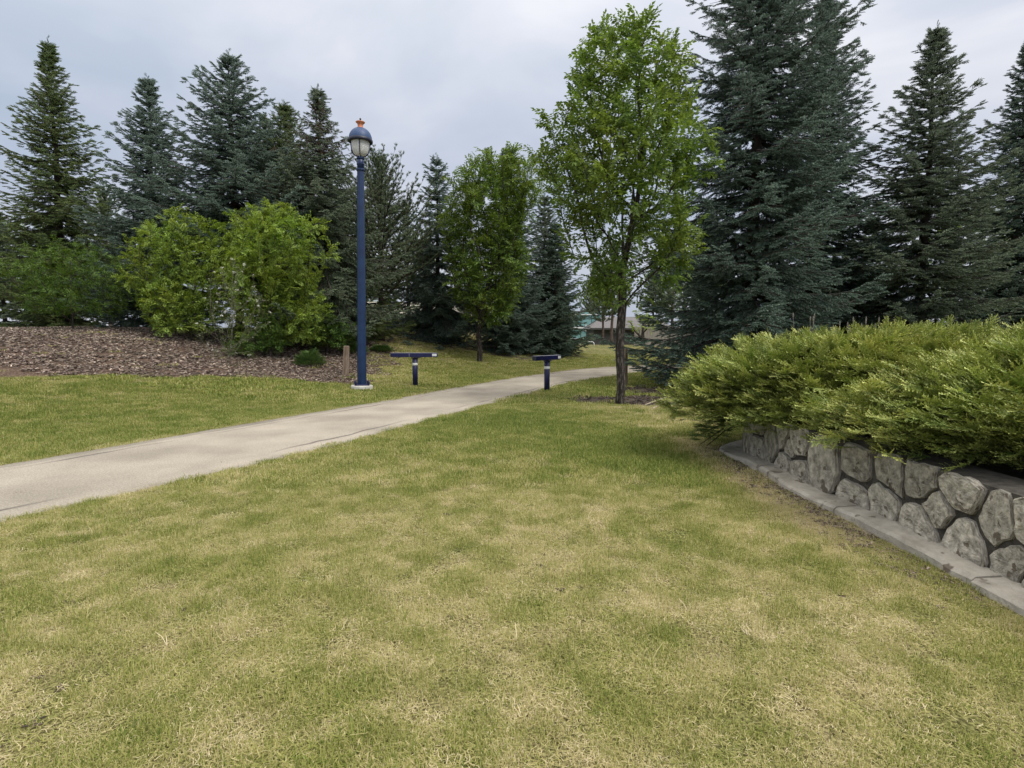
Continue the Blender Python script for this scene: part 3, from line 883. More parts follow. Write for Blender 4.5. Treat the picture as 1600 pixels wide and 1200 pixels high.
PR = {}
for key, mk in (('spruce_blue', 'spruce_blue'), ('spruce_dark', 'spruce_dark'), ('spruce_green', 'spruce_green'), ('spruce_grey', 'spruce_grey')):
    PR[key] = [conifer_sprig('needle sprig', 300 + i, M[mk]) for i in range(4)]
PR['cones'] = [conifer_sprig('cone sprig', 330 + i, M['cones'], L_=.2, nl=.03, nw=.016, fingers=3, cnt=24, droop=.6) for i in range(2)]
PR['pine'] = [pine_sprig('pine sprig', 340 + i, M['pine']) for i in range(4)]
PR['ash'] = [leaf_sprig('leaf sprig', 350 + i, M['leaf_ash'], n=14, L_=.35, ll=.098, lw=.060, droop=.45) for i in range(5)]
PR['ash2'] = [leaf_sprig('leaf sprig', 360 + i, M['leaf_ash2'], n=15, L_=.36, ll=.10, lw=.05) for i in range(5)]
PR['lime'] = [leaf_sprig('leaf sprig', 370 + i, M['leaf_lime'], n=16, L_=.26, ll=.062, lw=.044, droop=.3) for i in range(5)]
PR['bush'] = [leaf_sprig('leaf sprig', 380 + i, M['leaf_bush'], n=12, L_=.2, ll=.06, lw=.035, droop=.2) for i in range(4)]
PR['grey'] = [leaf_sprig('leaf sprig', 390 + i, M['leaf_grey'], n=7, L_=.22, ll=.05, lw=.022, droop=.2) for i in range(4)]
PR['petal'] = [leaf_sprig('blossom', 400 + i, M['petal'], n=8, L_=.06, ll=.035, lw=.03, droop=-.3) for i in range(3)]

# ================================================================== conifers
def conifer(species, H, Rb, seed, clear=0.3, dens=1.0, droop=0.16, tip_up=0.22, expo=0.8, irregular=0.18, topcone=0.0, gap=0.33, sprs=1.0, lean=0.0, tube_r=None):
    """returns meshes for trunk, branches and the needle sprigs (and cones)"""
    r_ = random.Random(seed)
    trunk = MB(); n = 14
    r0 = tube_r or (H * 0.013 + 0.03)
    pts = [(lean * (i / n) ** 2 * H + 0.03 * math.sin(i * 1.3 + seed), 0.03 * math.sin(i * .9), -0.15 + (H + .1) * i / n) for i in range(n + 1)]
    trunk.tube(pts, [r0 * (1.25 if i == 0 else 1) * (1 - i / n) ** .9 + 0.008 for i in range(n + 1)], 9, .04)
    br = MB(); P = []; D = []; U = []; S = []
    z = clear; pine = species == 'pine'
    wh = 0
    while z < H - 0.25:
        t = (z - clear) / (H - clear)
        Lr = Rb * ((1 - t) ** (expo * (1 + .22 * t))) * (0.62 + .38 * min(1, (t + .02) / .12)) + 0.05
        cnt = (r_.randint(8, 11) if t < .8 else r_.randint(5, 7)) if not pine else r_.randint(6, 8)
        ph = r_.uniform(0, 6.28)
        for b in range(cnt):
            az = ph + 6.283 * b / cnt + r_.uniform(-.3, .3)
            L_ = Lr * (1 + r_.uniform(-irregular, irregular) * 1.6)
            if r_.random() < .2: L_ *= .6
            el = -droop * (1 - t) * 1.6 + (0.75 * t ** 2.2 if not pine else .45 + .4 * t) + r_.uniform(-.12, .12)
            zz = z + (r_.uniform(-.06, .06) if not pine else r_.uniform(-.12, .12))
            m = max(3, int(L_ / .28)) + 1
            ax, ay = math.cos(az), math.sin(az)
            line = []
            for i in range(m + 1):
                u = i / m
                rr = L_ * u * math.cos(el)
                hh = L_ * (math.sin(el) * u - (droop * .9 * (1 - t)) * math.sin(u * 2.6) * .4 + tip_up * (u ** 3) * (1 - .5 * t))
                bx = lean * (zz / H) ** 2 * H
                line.append(Vector((bx + ax * rr, ay * rr, zz + hh)))
            rb = 0.006 + 0.010 * L_
            br.tube(line, [rb * (1 - .85 * i / m) for i in range(m + 1)], 4, cap=False)
            side = Vector((-ay, ax, 0))
            start = .08 + .12 * t if not pine else 0.3
            # sprigs on the axis and on side branchlets
            for i in range(1, m + 1):
                u = i / m
                if u < start * (1 - .7 * t): continue
                a0 = line[i]; dv = (line[i] - line[i - 1]).normalized()
                for rep in range(2):
                    P.append(a0 - dv * r_.uniform(0, .2)); D.append(dv + side * r_.uniform(-.5, .5) + Vector((0, 0, r_.uniform(-.15, .15)))); U.append((r_.uniform(-.3, .3), r_.uniform(-.3, .3), 1)); S.append(r_.uniform(.8, 1.15) * sprs * (1 - .32 * t))
                bl = min(1.05, L_ * .42) * (1.12 - u) ** .7 * dens * r_.uniform(.7, 1.15)
                for sg in (-1, 1):
                    sdv = (dv * .75 + side * sg * r_.uniform(.7, 1.0) + Vector((0, 0, r_.uniform(-.22, .05) - droop * .6))).normalized()
                    if pine: sdv = (sdv + Vector((0, 0, .35))).normalized()
                    q = 0.0; stepl = 0.19 if not pine else .22
                    ks = max(1, int(bl / stepl))
                    for kq in range(ks):
                        if pine and kq < ks - 3: continue
                        pos = a0 + sdv * (kq * stepl) + Vector((r_.gauss(0, .03), r_.gauss(0, .03), -.12 * (kq * stepl) ** 1.5 - (abs(r_.gauss(0, .05)) if not pine else 0)))
                        P.append(pos); D.append(sdv + dv * r_.uniform(-.1, .5) + Vector((0, 0, r_.uniform(-.2, .12)))); U.append((r_.uniform(-.35, .35), r_.uniform(-.35, .35), 1)); S.append(r_.uniform(.75, 1.15) * sprs * (1 - .32 * t))
                    if bl > .5: br.tube([a0, a0 + sdv * bl * .8], [rb * .35, rb * .15], 3, cap=False)
        z += gap * (1.25 - .5 * t) * r_.uniform(.8, 1.2); wh += 1
    # leader
    for i in range(7):
        zz = H - .55 + i * .09
        a = r_.uniform(0, 6.28)
        P.append(Vector((lean * H, 0, zz))); D.append(Vector((math.cos(a) * .55, math.sin(a) * .55, 1))); U.append((math.sin(a), -math.cos(a), .2)); S.append(.5 * sprs)
    P = np.array([tuple(v) for v in P]); D = np.array([tuple(v) for v in D]); U = np.array(U, float); S = np.array(S)
    key = species
    res = dict(trunk=trunk, br=br, key=key, P=P, D=D, U=U, S=S, top=topcone, H=H, lean=lean)
    return res
def plant_tree(cf, X, Y, label, cat='tree', name='spruce_tree', rz=0.0, bark='bark_spruce', group=None, z=None, cache={}):
    root = empty(name, label, cat, (X, Y, (hz(X, Y) if z is None else z)), rz, group)
    if 'tm' not in cf:
        cf['tm'] = cf['trunk'].mesh('trunk', M[bark], True)
        cf['bm'] = cf['br'].mesh('branches', M[bark], True)
        keep = np.ones(len(cf['P']), bool)
        if cf['top'] > 0:
            H = cf['H']; keep = ~((cf['P'][:, 2] > H - cf['top']) & (rng.random(len(keep)) < .55) & (cf['P'][:, 2] < H - .5))
            cm = ~keep
            cf['cm'] = sprig_mesh('cones', cf['P'][cm], cf['D'][cm] * np.array([1, 1, .2]) + np.array([0, 0, -.5]), cf['U'][cm], cf['S'][cm], 2)
        cf['fm'] = sprig_mesh('needles', cf['P'][keep], cf['D'][keep], cf['U'][keep], cf['S'][keep], len(PR[cf['key']]))
    t = bpy.data.objects.new('trunk', cf['tm']); COL.objects.link(t); t.parent = root
    b = bpy.data.objects.new('branches', cf['bm']); COL.objects.link(b); b.parent = root; b['kind'] = 'stuff'
    sprigs('needles', cf['fm'], 'g_' + cf['key'], PR[cf['key']], PR[cf['key']][0].data.materials[0], root)
    if 'cm' in cf:
        c = sprigs('cones', cf['cm'], 'g_cones', PR['cones'], M['cones'], root); c['label'] = 'brown cone clusters near the tip'
    return root
def height_for(px_top, py_top, X, Y):
    return at(px_top, py_top, Y)[2] - hz(X, Y)
def xat(px, Y):
    # lateral position for this column at depth Y near the horizon
    return (px - 800) / F * Y / CT * 1.0

# left group on the bed
def spr(px, Y, top, Rb, key, seed, label, **kw):
    X = xat(px, Y); H = height_for(px, top, X, Y)
    return plant_tree(conifer(key, H, Rb, seed, **kw), X, Y, label, rz=random.uniform(0, 6), name='pine_tree' if key == 'pine' else 'spruce_tree', bark='bark_pine' if key == 'pine' else 'bark_spruce')
spr(378, 22.5, 80, 4.1, 'spruce_blue', 1, 'tall blue green spruce behind the largest lime green shrub', dens=1.1, clear=2.6)
spr(428, 25.0, 178, 2.3, 'pine', 2, 'slim dark pine squeezed between the blue spruce and the yellow green spruce', clear=2.5, tip_up=.5)
spr(459, 24.5, 163, 3.0, 'spruce_green', 3, 'narrow yellow green spruce between the blue spruce and the cone topped spruce', tip_up=.5, droop=.05, expo=.7)
spr(510, 22.5, 135, 3.5, 'spruce_grey', 4, 'grey green spruce whose thin tip is hung with brown cones, left of the lamp', topcone=2.7, droop=.34, dens=1.0, irregular=.3, clear=2.0, expo=.95, gap=.28)
spr(598, 26.5, 246, 3.7, 'pine', 5, 'open feathery pine directly behind the lamp post', clear=2.2, tip_up=.5, expo=.62, gap=.24)
spr(640, 33.0, 318, 2.5, 'pine', 6, 'thin see through pine with sky showing between its boughs, left of the dark spruce', clear=1.6, tip_up=.5, expo=.6, gap=.42)
spr(540, 25.5, 290, 3.0, 'spruce_green', 16, 'green spruce filling the gap behind the lamp, lower than its neighbours', dens=.9)
# centre group on the mound
spr(686, 29.5, 243, 3.3, 'spruce_blue', 7, 'dark spruce with layered boughs standing free left of the small leafy tree', droop=.26, gap=.42, irregular=.32, clear=.6)
spr(793, 30.0, 226, 3.1, 'spruce_blue', 8, 'tall spruce whose tip rises behind the small leafy tree', dens=1.0, droop=.2, clear=.6)
spr(850, 33.0, 300, 2.9, 'spruce_grey', 9, 'grey green spruce behind the small leafy tree, between two darker spruces', dens=1.0)
spr(866, 31.5, 345, 1.95, 'spruce_dark', 10, 'dark spruce with low boughs nearest the teal glass building', droop=.2)
# right
spr(1168, 17.0, -235, 3.45, 'spruce_blue', 11, 'very tall dark blue spruce behind the juniper, its tip above the picture', droop=.2, gap=.36, dens=1.1, irregular=.28, expo=.60, clear=.3)
spr(1268, 21.0, -20, 3.2, 'spruce_blue', 12, 'second tall spruce standing right of and behind the tallest spruce', dens=1.0, droop=.2, expo=.7)
spr(1100, 26.0, 330, 2.2, 'spruce_dark', 13, 'lower dark spruce mostly hidden behind the left boughs of the tallest spruce', dens=.9)
# beyond the sides of the photograph the grove goes on
spr(255, 23.0, 120, 3.0, 'spruce_blue', 14, 'blue green spruce at the far left of the grove', dens=1.0)
spr(110, 25.5, 60, 3.2, 'spruce_green', 15, 'broad green spruce at the left end of the planting bed', dens=1.0)
spr(1430, 19.0, 40, 3.6, 'spruce_grey', 17, 'grey green spruce at the far right behind the planter', dens=1.0)
spr(1570, 24.0, 60, 3.4, 'spruce_dark', 18, 'dark spruce at the right edge of the view', dens=1.0)

# ================================================================== leafy trees: grow a skeleton into a crown
def grow(attr, root_pts, step, kill, infl, up=0.25, iters=160, seed=0, straight=None):
    r_ = np.random.default_rng(seed)
    pos = [np.array(p, float) for p in root_pts]; par = [-1] + list(range(len(root_pts) - 1))
    attr = attr.copy(); alive = np.ones(len(attr), bool)
    P = np.array(pos)
    near = np.full(len(attr), -1); nd = np.full(len(attr), 1e9)
    for j, p in enumerate(P):
        d = np.linalg.norm(attr - p, axis=1); m = d < nd; nd[m] = d[m]; near[m] = j
    kids = {}
    for it in range(iters):
        act = alive & (nd < infl)
        if not act.any():
            if alive.any(): act = alive & (nd <= nd[alive].min() + .01)
            else: break
        ids = np.unique(near[act]); new = []
        for j in ids:
            m = act & (near == j)
            v = attr[m] - P[j]; v /= np.linalg.norm(v, axis=1, keepdims=True)
            v = v.mean(0); n = np.linalg.norm(v)
            if n < 1e-6: continue
            v = v / n + np.array([0, 0, up]) + r_.normal(0, .08, 3)
            if par[j] >= 0:
                q = P[j] - P[par[j]]; v += .35 * q / (np.linalg.norm(q) + 1e-9)
            v /= np.linalg.norm(v)
            p = P[j] + v * step
            if kids.get(j, 0) > 4: 
                alive[m] = alive[m] & (r_.random(m.sum()) > .5); continue
            kids[j] = kids.get(j, 0) + 1
            new.append((p, j))
        if not new: break
        for p, j in new:
            par.append(int(j)); k = len(par) - 1
            P = np.vstack([P, p])
            d = np.linalg.norm(attr - p, axis=1); m = d < nd; nd[m] = d[m]; near[m] = k
        alive &= nd > kill
    return P, np.array(par)
def radii(P, par, tip, base, ex=2.3):
    n = len(P); r = np.zeros(n); 
    ch = [[] for _ in range(n)]
    for i in range(n):
        if par[i] >= 0: ch[par[i]].append(i)
    acc = np.zeros(n)
    for i in range(n - 1, -1, -1):
        acc[i] = acc[i] if ch[i] else 1.0
        if par[i] >= 0: acc[par[i]] += acc[i]
    r = tip * acc ** (1 / ex)
    k = base / r[0]
    r = np.where(r > tip * 1.01, tip + (r - tip) * (base - tip) / (r[0] - tip), tip)
    return r, ch
def leafy(P, par, ch, r, root, bark, key, per, rmax, size, ntrunk, seed, down=0.25, limb_min=0.02):
    rr = random.Random(seed)
    # trunk: from the root along the thickest child
    chain = [0]
    while ch[chain[-1]]:
        c = max(ch[chain[-1]], key=lambda q: r[q])
        chain.append(c)
        if r[c] < 0.03: break
    tr = MB()
    tp = [tuple(P[i]) for i in chain]; trr = [float(r[i]) for i in chain]
    trr[0] *= 1.25
    tr.tube(tp, trr, 12, .07)
    tr.build('trunk', M[bark], root, True)
    inch = set(chain)
    def sub(start, par_i):
        mb = MB(); stack = [(par_i, start)]
        while stack:
            p0, c = stack.pop()
            line = [p0, c]
            while ch[line[-1]]:
                cc = ch[line[-1]]; mcx = max(cc, key=lambda q: r[q])
                for q in cc:
                    if q != mcx: stack.append((line[-1], q))
                line.append(mcx)
            rad = [float(r[q]) for q in line]; rad[0] = min(rad[0], rad[1] * 1.15)
            mb.tube([tuple(P[q]) for q in line], rad, 6 if rad[0] > .02 else 4, cap=False)
        return mb
    small = MB()
    for i in chain:
        for c in ch[i]:
            if c in inch: continue
            mb = sub(c, i)
            if r[c] > limb_min: mb.build('limb', M[bark], root, True)
            else: small.add(mb.v, mb.f)
    if small.v: small.build('twigs', M[bark], root, True, 'stuff')
    # leaves
    Q = []; D = []; U = []; S = []
    for i in range(ntrunk, len(P)):
        if r[i] > rmax: continue
        g = P[i] - P[par[i]]; g = g / (np.linalg.norm(g) + 1e-9)
        k = per + (1 if not ch[i] else 0)
        for _ in range(int(k) + (rr.random() < k - int(k))):
            v = np.array([rr.gauss(0, 1), rr.gauss(0, 1), rr.gauss(0, .6)]); v /= np.linalg.norm(v)
            dd = g * .7 + v * .8 + np.array([0, 0, -down * rr.random()])
            Q.append(P[i] - g * rr.uniform(0, .2) + v * .03); D.append(dd); U.append([rr.gauss(0, .4), rr.gauss(0, .4), 1]); S.append(size * rr.uniform(.75, 1.2))
    me = sprig_mesh('leaves', Q, np.array(D), np.array(U), np.array(S), len(PR[key]))
    sprigs('leaves', me, 'g_' + key, PR[key], PR[key][0].data.materials[0], root)
def envelope(n, prof, seed, lump=0.25, cx=0, cy=0, squash=1.0, hollow=0.35):
    """points in a crown; prof = [(z, radius, dx)]"""
    r_ = np.random.default_rng(seed); zs = [p[0] for p in prof]; out = []
    while len(out) < n:
        z = r_.uniform(zs[0], zs[-1]); a = r_.uniform(0, 6.283)
        Rr = np.interp(z, zs, [p[1] for p in prof])
        lm = 1 + lump * (2 * float(vnoise(a * 1.6 + seed, z * .9, seed)) - 1) * 1.3
        u = math.sqrt(r_.uniform(hollow ** 2, 1))
        if r_.random() > (Rr / max(p[1] for p in prof)) ** 1.2: continue
        dx = np.interp(z, zs, [p[2] for p in prof])
        out.append((cx + dx + Rr * lm * u * math.cos(a), cy + Rr * lm * u * math.sin(a) * squash, z))
    return np.array(out)

# the tall tree beside the path
TX, TY, TZ = hit(968, 632)
def prow(Yd, rows_px, xc, base):
    """crown outline read as (row, left column, right column) at this depth, turned into metres round the trunk"""
    o = []
    for py, xl, xr in rows_px:
        z = at(xc, py, Yd)[2] - base; k = Yd / F / CT
        o.append((z, (xr - xl) / 2 * k, ((xl + xr) / 2 - xc) * k))
    return sorted(o)
prof = prow(TY, [(475, 925, 1012), (430, 905, 1048), (380, 888, 1070), (320, 868, 1082), (260, 842, 1086), (225, 838, 1080), (170, 862, 1068), (110, 872, 1056), (70, 890, 1035), (30, 935, 990)], 968, TZ)
A_ = envelope(1500, prof, 5, lump=.27, hollow=.1)
stem = [(0.02 * math.sin(i * .8), 0.02 * math.cos(i * 1.1) - .02, -0.1 + .25 * i) for i in range(13)]
P_, par_ = grow(A_, stem, .23, .33, 1.5, up=.30, seed=3)
r_s, ch_ = radii(P_, par_, .0042, .096)
tree1 = empty('leafy_tree', 'tall upright bright green leafy tree with ridged dark trunk beside the path', 'tree', (TX, TY, TZ))
leafy(P_, par_, ch_, r_s, tree1, 'bark_dark', 'ash', 4.7, .016, .96, 11, 1)
# the smaller tree on the far side of the path
T2X, T2Y, T2Z = hit(749, 565)
prof = prow(T2Y, [(508, 738, 776), (480, 718, 806), (430, 712, 818), (380, 704, 828), (330, 700, 840), (290, 716, 842), (262, 732, 838), (246, 748, 820)], 750, T2Z)
A_ = envelope(1700, prof, 6, lump=.3)
stem = [(0.02 * math.sin(i * .8), 0, -0.1 + .25 * i) for i in range(7)]
P_, par_ = grow(A_, stem, .22, .27, 1.7, up=.4, seed=4)
r_s, ch_ = radii(P_, par_, .006, .125)
tree2 = empty('leafy_tree', 'smaller rounded deep green leafy tree on the mound between the two barriers', 'tree', (T2X, T2Y, T2Z))
leafy(P_, par_, ch_, r_s, tree2, 'bark_dark', 'ash2', 3.3, .03, 1.12, 6, 2)

# shrubs grown the same way
def shrub(px, py, Yd, top, left, right, key, n, label, name, cat, seed, per=2.0, size=1.0, bark='bark_spruce', stems=6, low=.15, depth=.8, step=.2, flowers=0, lump=.3, leafr=.014, base=None, tip=.005):
    X = xat(px, Yd); z0 = hz(X, Yd)
    k = Yd / F / CT; H = at(px, top, Yd)[2] - z0; Rr = (right - left) / 2 * k; dx = ((left + right) / 2 - px) * k
    prof = [(H * low, Rr * .62, dx * .4), (H * .3, Rr * .92, dx), (H * .55, Rr, dx), (H * .75, Rr * .85, dx), (H * .9, Rr * .55, dx), (H, Rr * .2, dx)]
    root = empty(name, label, cat, (X, Yd, z0))
    A = envelope(n, prof, seed, lump=lump, squash=depth, hollow=.25)
    P0 = [np.array([0, 0, -.1]), np.array([0, 0, .05])]
    P, par = grow(A, P0, step, step * 1.3, 2.0, up=.25, seed=seed)
    r, ch = radii(P, par, tip, base or (.03 + .008 * H))
    leafy(P, par, ch, r, root, bark, key, per, leafr, size, 2, seed, down=.1, limb_min=.014)
    if flowers:
        tips = [i for i in range(len(P)) if not ch[i]]
        rr = random.Random(seed); rr.shuffle(tips); tips = tips[:flowers]
        Q = P[tips] + np.array([0, -.03, .03])
        me = sprig_mesh('blossom', Q, rng.normal(0, 1, (len(Q), 3)), np.tile([0, 0, 1.], (len(Q), 1)), rng.uniform(.8, 1.3, len(Q)), 3)
        sprigs('blossom', me, 'g_petal', PR['petal'], M['petal'], root)
    return root
shrub(425, 545, 19.3, 314, 345, 512, 'lime', 2200, 'large yellow green leafy shrub in front of the blue spruce', 'lime_shrub', 'shrub', 11, per=3.8, size=1.0, low=.07, lump=.5, base=.035)
shrub(300, 548, 19.0, 330, 215, 372, 'lime', 1500, 'yellow green shrub left of the largest lime green one', 'lime_shrub', 'shrub', 12, per=3.6, size=1.0, low=.05, base=.03)
shrub(360, 565, 16.9, 402, 318, 420, 'grey', 700, 'sparse grey stemmed shrub with small white blossoms at the left edge', 'flowering_shrub', 'shrub', 13, per=1.1, size=1.0, bark='twig_grey', flowers=150, leafr=.006, base=.011, tip=.004, low=.02)
shrub(424, 545, 18.6, 492, 392, 452, 'bush', 420, 'low bright green bush under the large yellow green shrub', 'low_bush', 'shrub', 14, per=2.4, step=.12)
shrub(388, 556, 17.8, 530, 352, 400, 'bush', 260, 'small leafy clump at the foot of the blossoming shrub', 'low_bush', 'shrub', 15, per=2.0, step=.12)
shrub(512, 545, 21.0, 490, 470, 560, 'bush', 600, 'dull green low bush behind the wooden post', 'low_bush', 'shrub', 19, per=2.2, step=.13)
shrub(120, 560, 19.5, 380, 20, 230, 'bush', 1500, 'mid green shrub at the far left of the bed', 'leafy_shrub', 'shrub', 16, per=3.6, step=.22, base=.03)

# ------------------------------------------------------------------ small ground junipers
def juniper_proto(name, seed, material, L_=0.27, n=12, tlo=.0, thi=1.0):
    """a feathery spray: an axis with side branchlets, each lined with scale leaves"""
    r_ = random.Random(seed); V = []; Fc = []; tone = []
    def strand(p, d, l, w2, t0, t1):
        d = Vector(d).normalized(); p = Vector(p)
        m = max(3, int(l / .018)); side = d.cross(Vector((0, 0, 1))).normalized()
        cur = p; ddir = d.copy()
        for i in range(m):
            u = i / m
            nxt = cur + ddir * (l / m)
            for s in (-1, 1):
                k = len(V)
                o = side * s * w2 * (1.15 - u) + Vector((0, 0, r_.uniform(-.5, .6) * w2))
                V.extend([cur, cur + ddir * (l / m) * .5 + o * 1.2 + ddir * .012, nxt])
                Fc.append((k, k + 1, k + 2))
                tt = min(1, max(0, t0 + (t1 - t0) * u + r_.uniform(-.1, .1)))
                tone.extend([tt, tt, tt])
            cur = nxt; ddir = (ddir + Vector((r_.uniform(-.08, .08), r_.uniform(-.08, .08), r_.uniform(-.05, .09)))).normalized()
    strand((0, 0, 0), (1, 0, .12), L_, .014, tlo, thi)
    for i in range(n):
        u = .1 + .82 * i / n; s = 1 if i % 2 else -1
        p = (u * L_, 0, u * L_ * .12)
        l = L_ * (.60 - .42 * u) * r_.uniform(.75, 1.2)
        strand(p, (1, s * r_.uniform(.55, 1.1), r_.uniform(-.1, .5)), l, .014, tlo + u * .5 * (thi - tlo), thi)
    return proto_mesh(name, V, Fc, tone, material)
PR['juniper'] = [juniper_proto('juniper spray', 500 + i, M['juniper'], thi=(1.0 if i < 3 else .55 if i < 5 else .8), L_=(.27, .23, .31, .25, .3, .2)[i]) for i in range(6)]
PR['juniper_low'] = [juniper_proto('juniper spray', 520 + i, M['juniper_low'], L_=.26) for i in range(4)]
def small_juniper(px, py, half_px, hpx, label, key='juniper_low', n=260):
    X, Y, Z = hit(px, py); k = Y / F; Rr = half_px * k; H = hpx * k
    root = empty('ground_juniper', label, 'shrub', (X, Y, Z))
    st = MB(); P = []; D = []; U = []; S = []
    rr = random.Random(int(px))
    for i in range(14):
        a = rr.uniform(0, 6.28); l = Rr * rr.uniform(.5, .9)
        st.tube([(0, 0, -.03), (math.cos(a) * l * .5, math.sin(a) * l * .5, H * .35), (math.cos(a) * l, math.sin(a) * l, H * .6)], [.012, .008, .004], 4)
    for i in range(n):
        a = rr.uniform(0, 6.28); u = rr.random() ** .6
        z = H * (1 - u ** 2.2) * rr.uniform(.35, .8)
        P.append((math.cos(a) * u * Rr * .8, math.sin(a) * u * Rr * .8, z)); D.append((math.cos(a), math.sin(a), rr.uniform(.05, .9))); U.append((-math.cos(a) * .3, -math.sin(a) * .3, 1)); S.append(rr.uniform(.6, 1))
    st.build('stems', M['bark_spruce'], root, True, 'stuff')
    sprigs('sprays', sprig_mesh('sprays', P, np.array(D), np.array(U), np.array(S), 4), 'g_' + key, PR[key], M[key], root)
small_juniper(484, 572, 23, 26, 'small round green juniper in the middle of the wood chip bed')
small_juniper(553, 552, 22, 16, 'flat dark green juniper behind the wooden post')
small_juniper(596, 550, 16, 10, 'tiny blue green juniper just right of the lamp post')

# ================================================================== stone planter with the large juniper
WX = 2.98          # face of the wall
def wall_line(n=70):
    pts = []
    y0, yb, rad = 1.6, 6.85, 0.7
    L1 = yb - y0; L2 = rad * math.pi / 2; L3 = 7.0
    for s in np.linspace(0, L1 + L2 + L3, n):
        if s < L1: pts.append((WX + 0.02 * math.sin(s), y0 + s, -1.0, 0.0))
        elif s < L1 + L2:
            a = (s - L1) / rad
            pts.append((WX + rad - rad * math.cos(a), yb + rad * math.sin(a), -math.cos(a), math.sin(a)))
        else: pts.append((WX + rad + s - L1 - L2, yb + rad + .02 * math.sin(s * 2), 0.0, 1.0))
    return pts, L1 + L2 + L3, L1
WL, WLEN, WL1 = wall_line(160)
WA = np.array(WL); WS = np.linspace(0, WLEN, len(WL))
def wpos(s, out_=0.0, z=0.0):
    x = np.interp(s, WS, WA[:, 0]); y = np.interp(s, WS, WA[:, 1]); nx2 = np.interp(s, WS, WA[:, 2]); ny2 = np.interp(s, WS, WA[:, 3])
    l = math.hypot(nx2, ny2)
    return (x + nx2 / l * out_, y + ny2 / l * out_, z)
WH = 0.60
planter = empty('stone_planter', 'low planter wall of grey field stones set in dark mortar beside a concrete kerb', 'planter', (0, 0, 0))
core = MB(); n = len(WL); V = []
for s in WS:
    V += [wpos(s, 0.0, -.1), wpos(s, 0.0, WH - .03), wpos(s, -.32, WH - .02), wpos(s, -.32, -.1)]
Fc = []
for i in range(n - 1):
    for k in range(4):
        Fc.append((i * 4 + k, i * 4 + (k + 1) % 4, i * 4 + 4 + (k + 1) % 4, i * 4 + 4 + k))
Fc += [(3, 2, 1, 0), (n * 4 - 4, n * 4 - 3, n * 4 - 2, n * 4 - 1)]
core.add(V, [tuple(reversed(f)) for f in Fc]); core.build('mortar_core', M['mortar'], planter)
# soil inside
sb = MB(); sb.box(WX + 4.2, 4.2, WH / 2 - .06, 7.6, 5.9, WH - .1); sb.build('soil_fill', M['soil'], planter)
# stones: cells of an irregular pattern over the face
def clip(poly, a, b, c):
    out = []
    for i in range(len(poly)):
        p, q = poly[i], poly[(i + 1) % len(poly)]
        fp = a * p[0] + b * p[1] - c; fq = a * q[0] + b * q[1] - c
        if fp <= 0: out.append(p)
        if (fp < 0 < fq) or (fq < 0 < fp):
            t = fp / (fp - fq); out.append((p[0] + t * (q[0] - p[0]), p[1] + t * (q[1] - p[1])))
    return out
rs = random.Random(44)
seeds = []
s = 0.1
while s < WLEN:
    hsp = rs.choice([1, 2, 2, 2]); wd = rs.uniform(.26, .46)
    if hsp == 1: seeds.append((s, rs.uniform(.24, .36)))
    else:
        q = rs.uniform(.08, .20); seeds.append((s + rs.uniform(-.07, .07), q)); seeds.append((s + rs.uniform(-.07, .09), q + rs.uniform(.24, .34)))
        if rs.random() < .4: seeds.append((s + wd * .55, rs.uniform(.1, .5)))
    s += wd
ns = 0
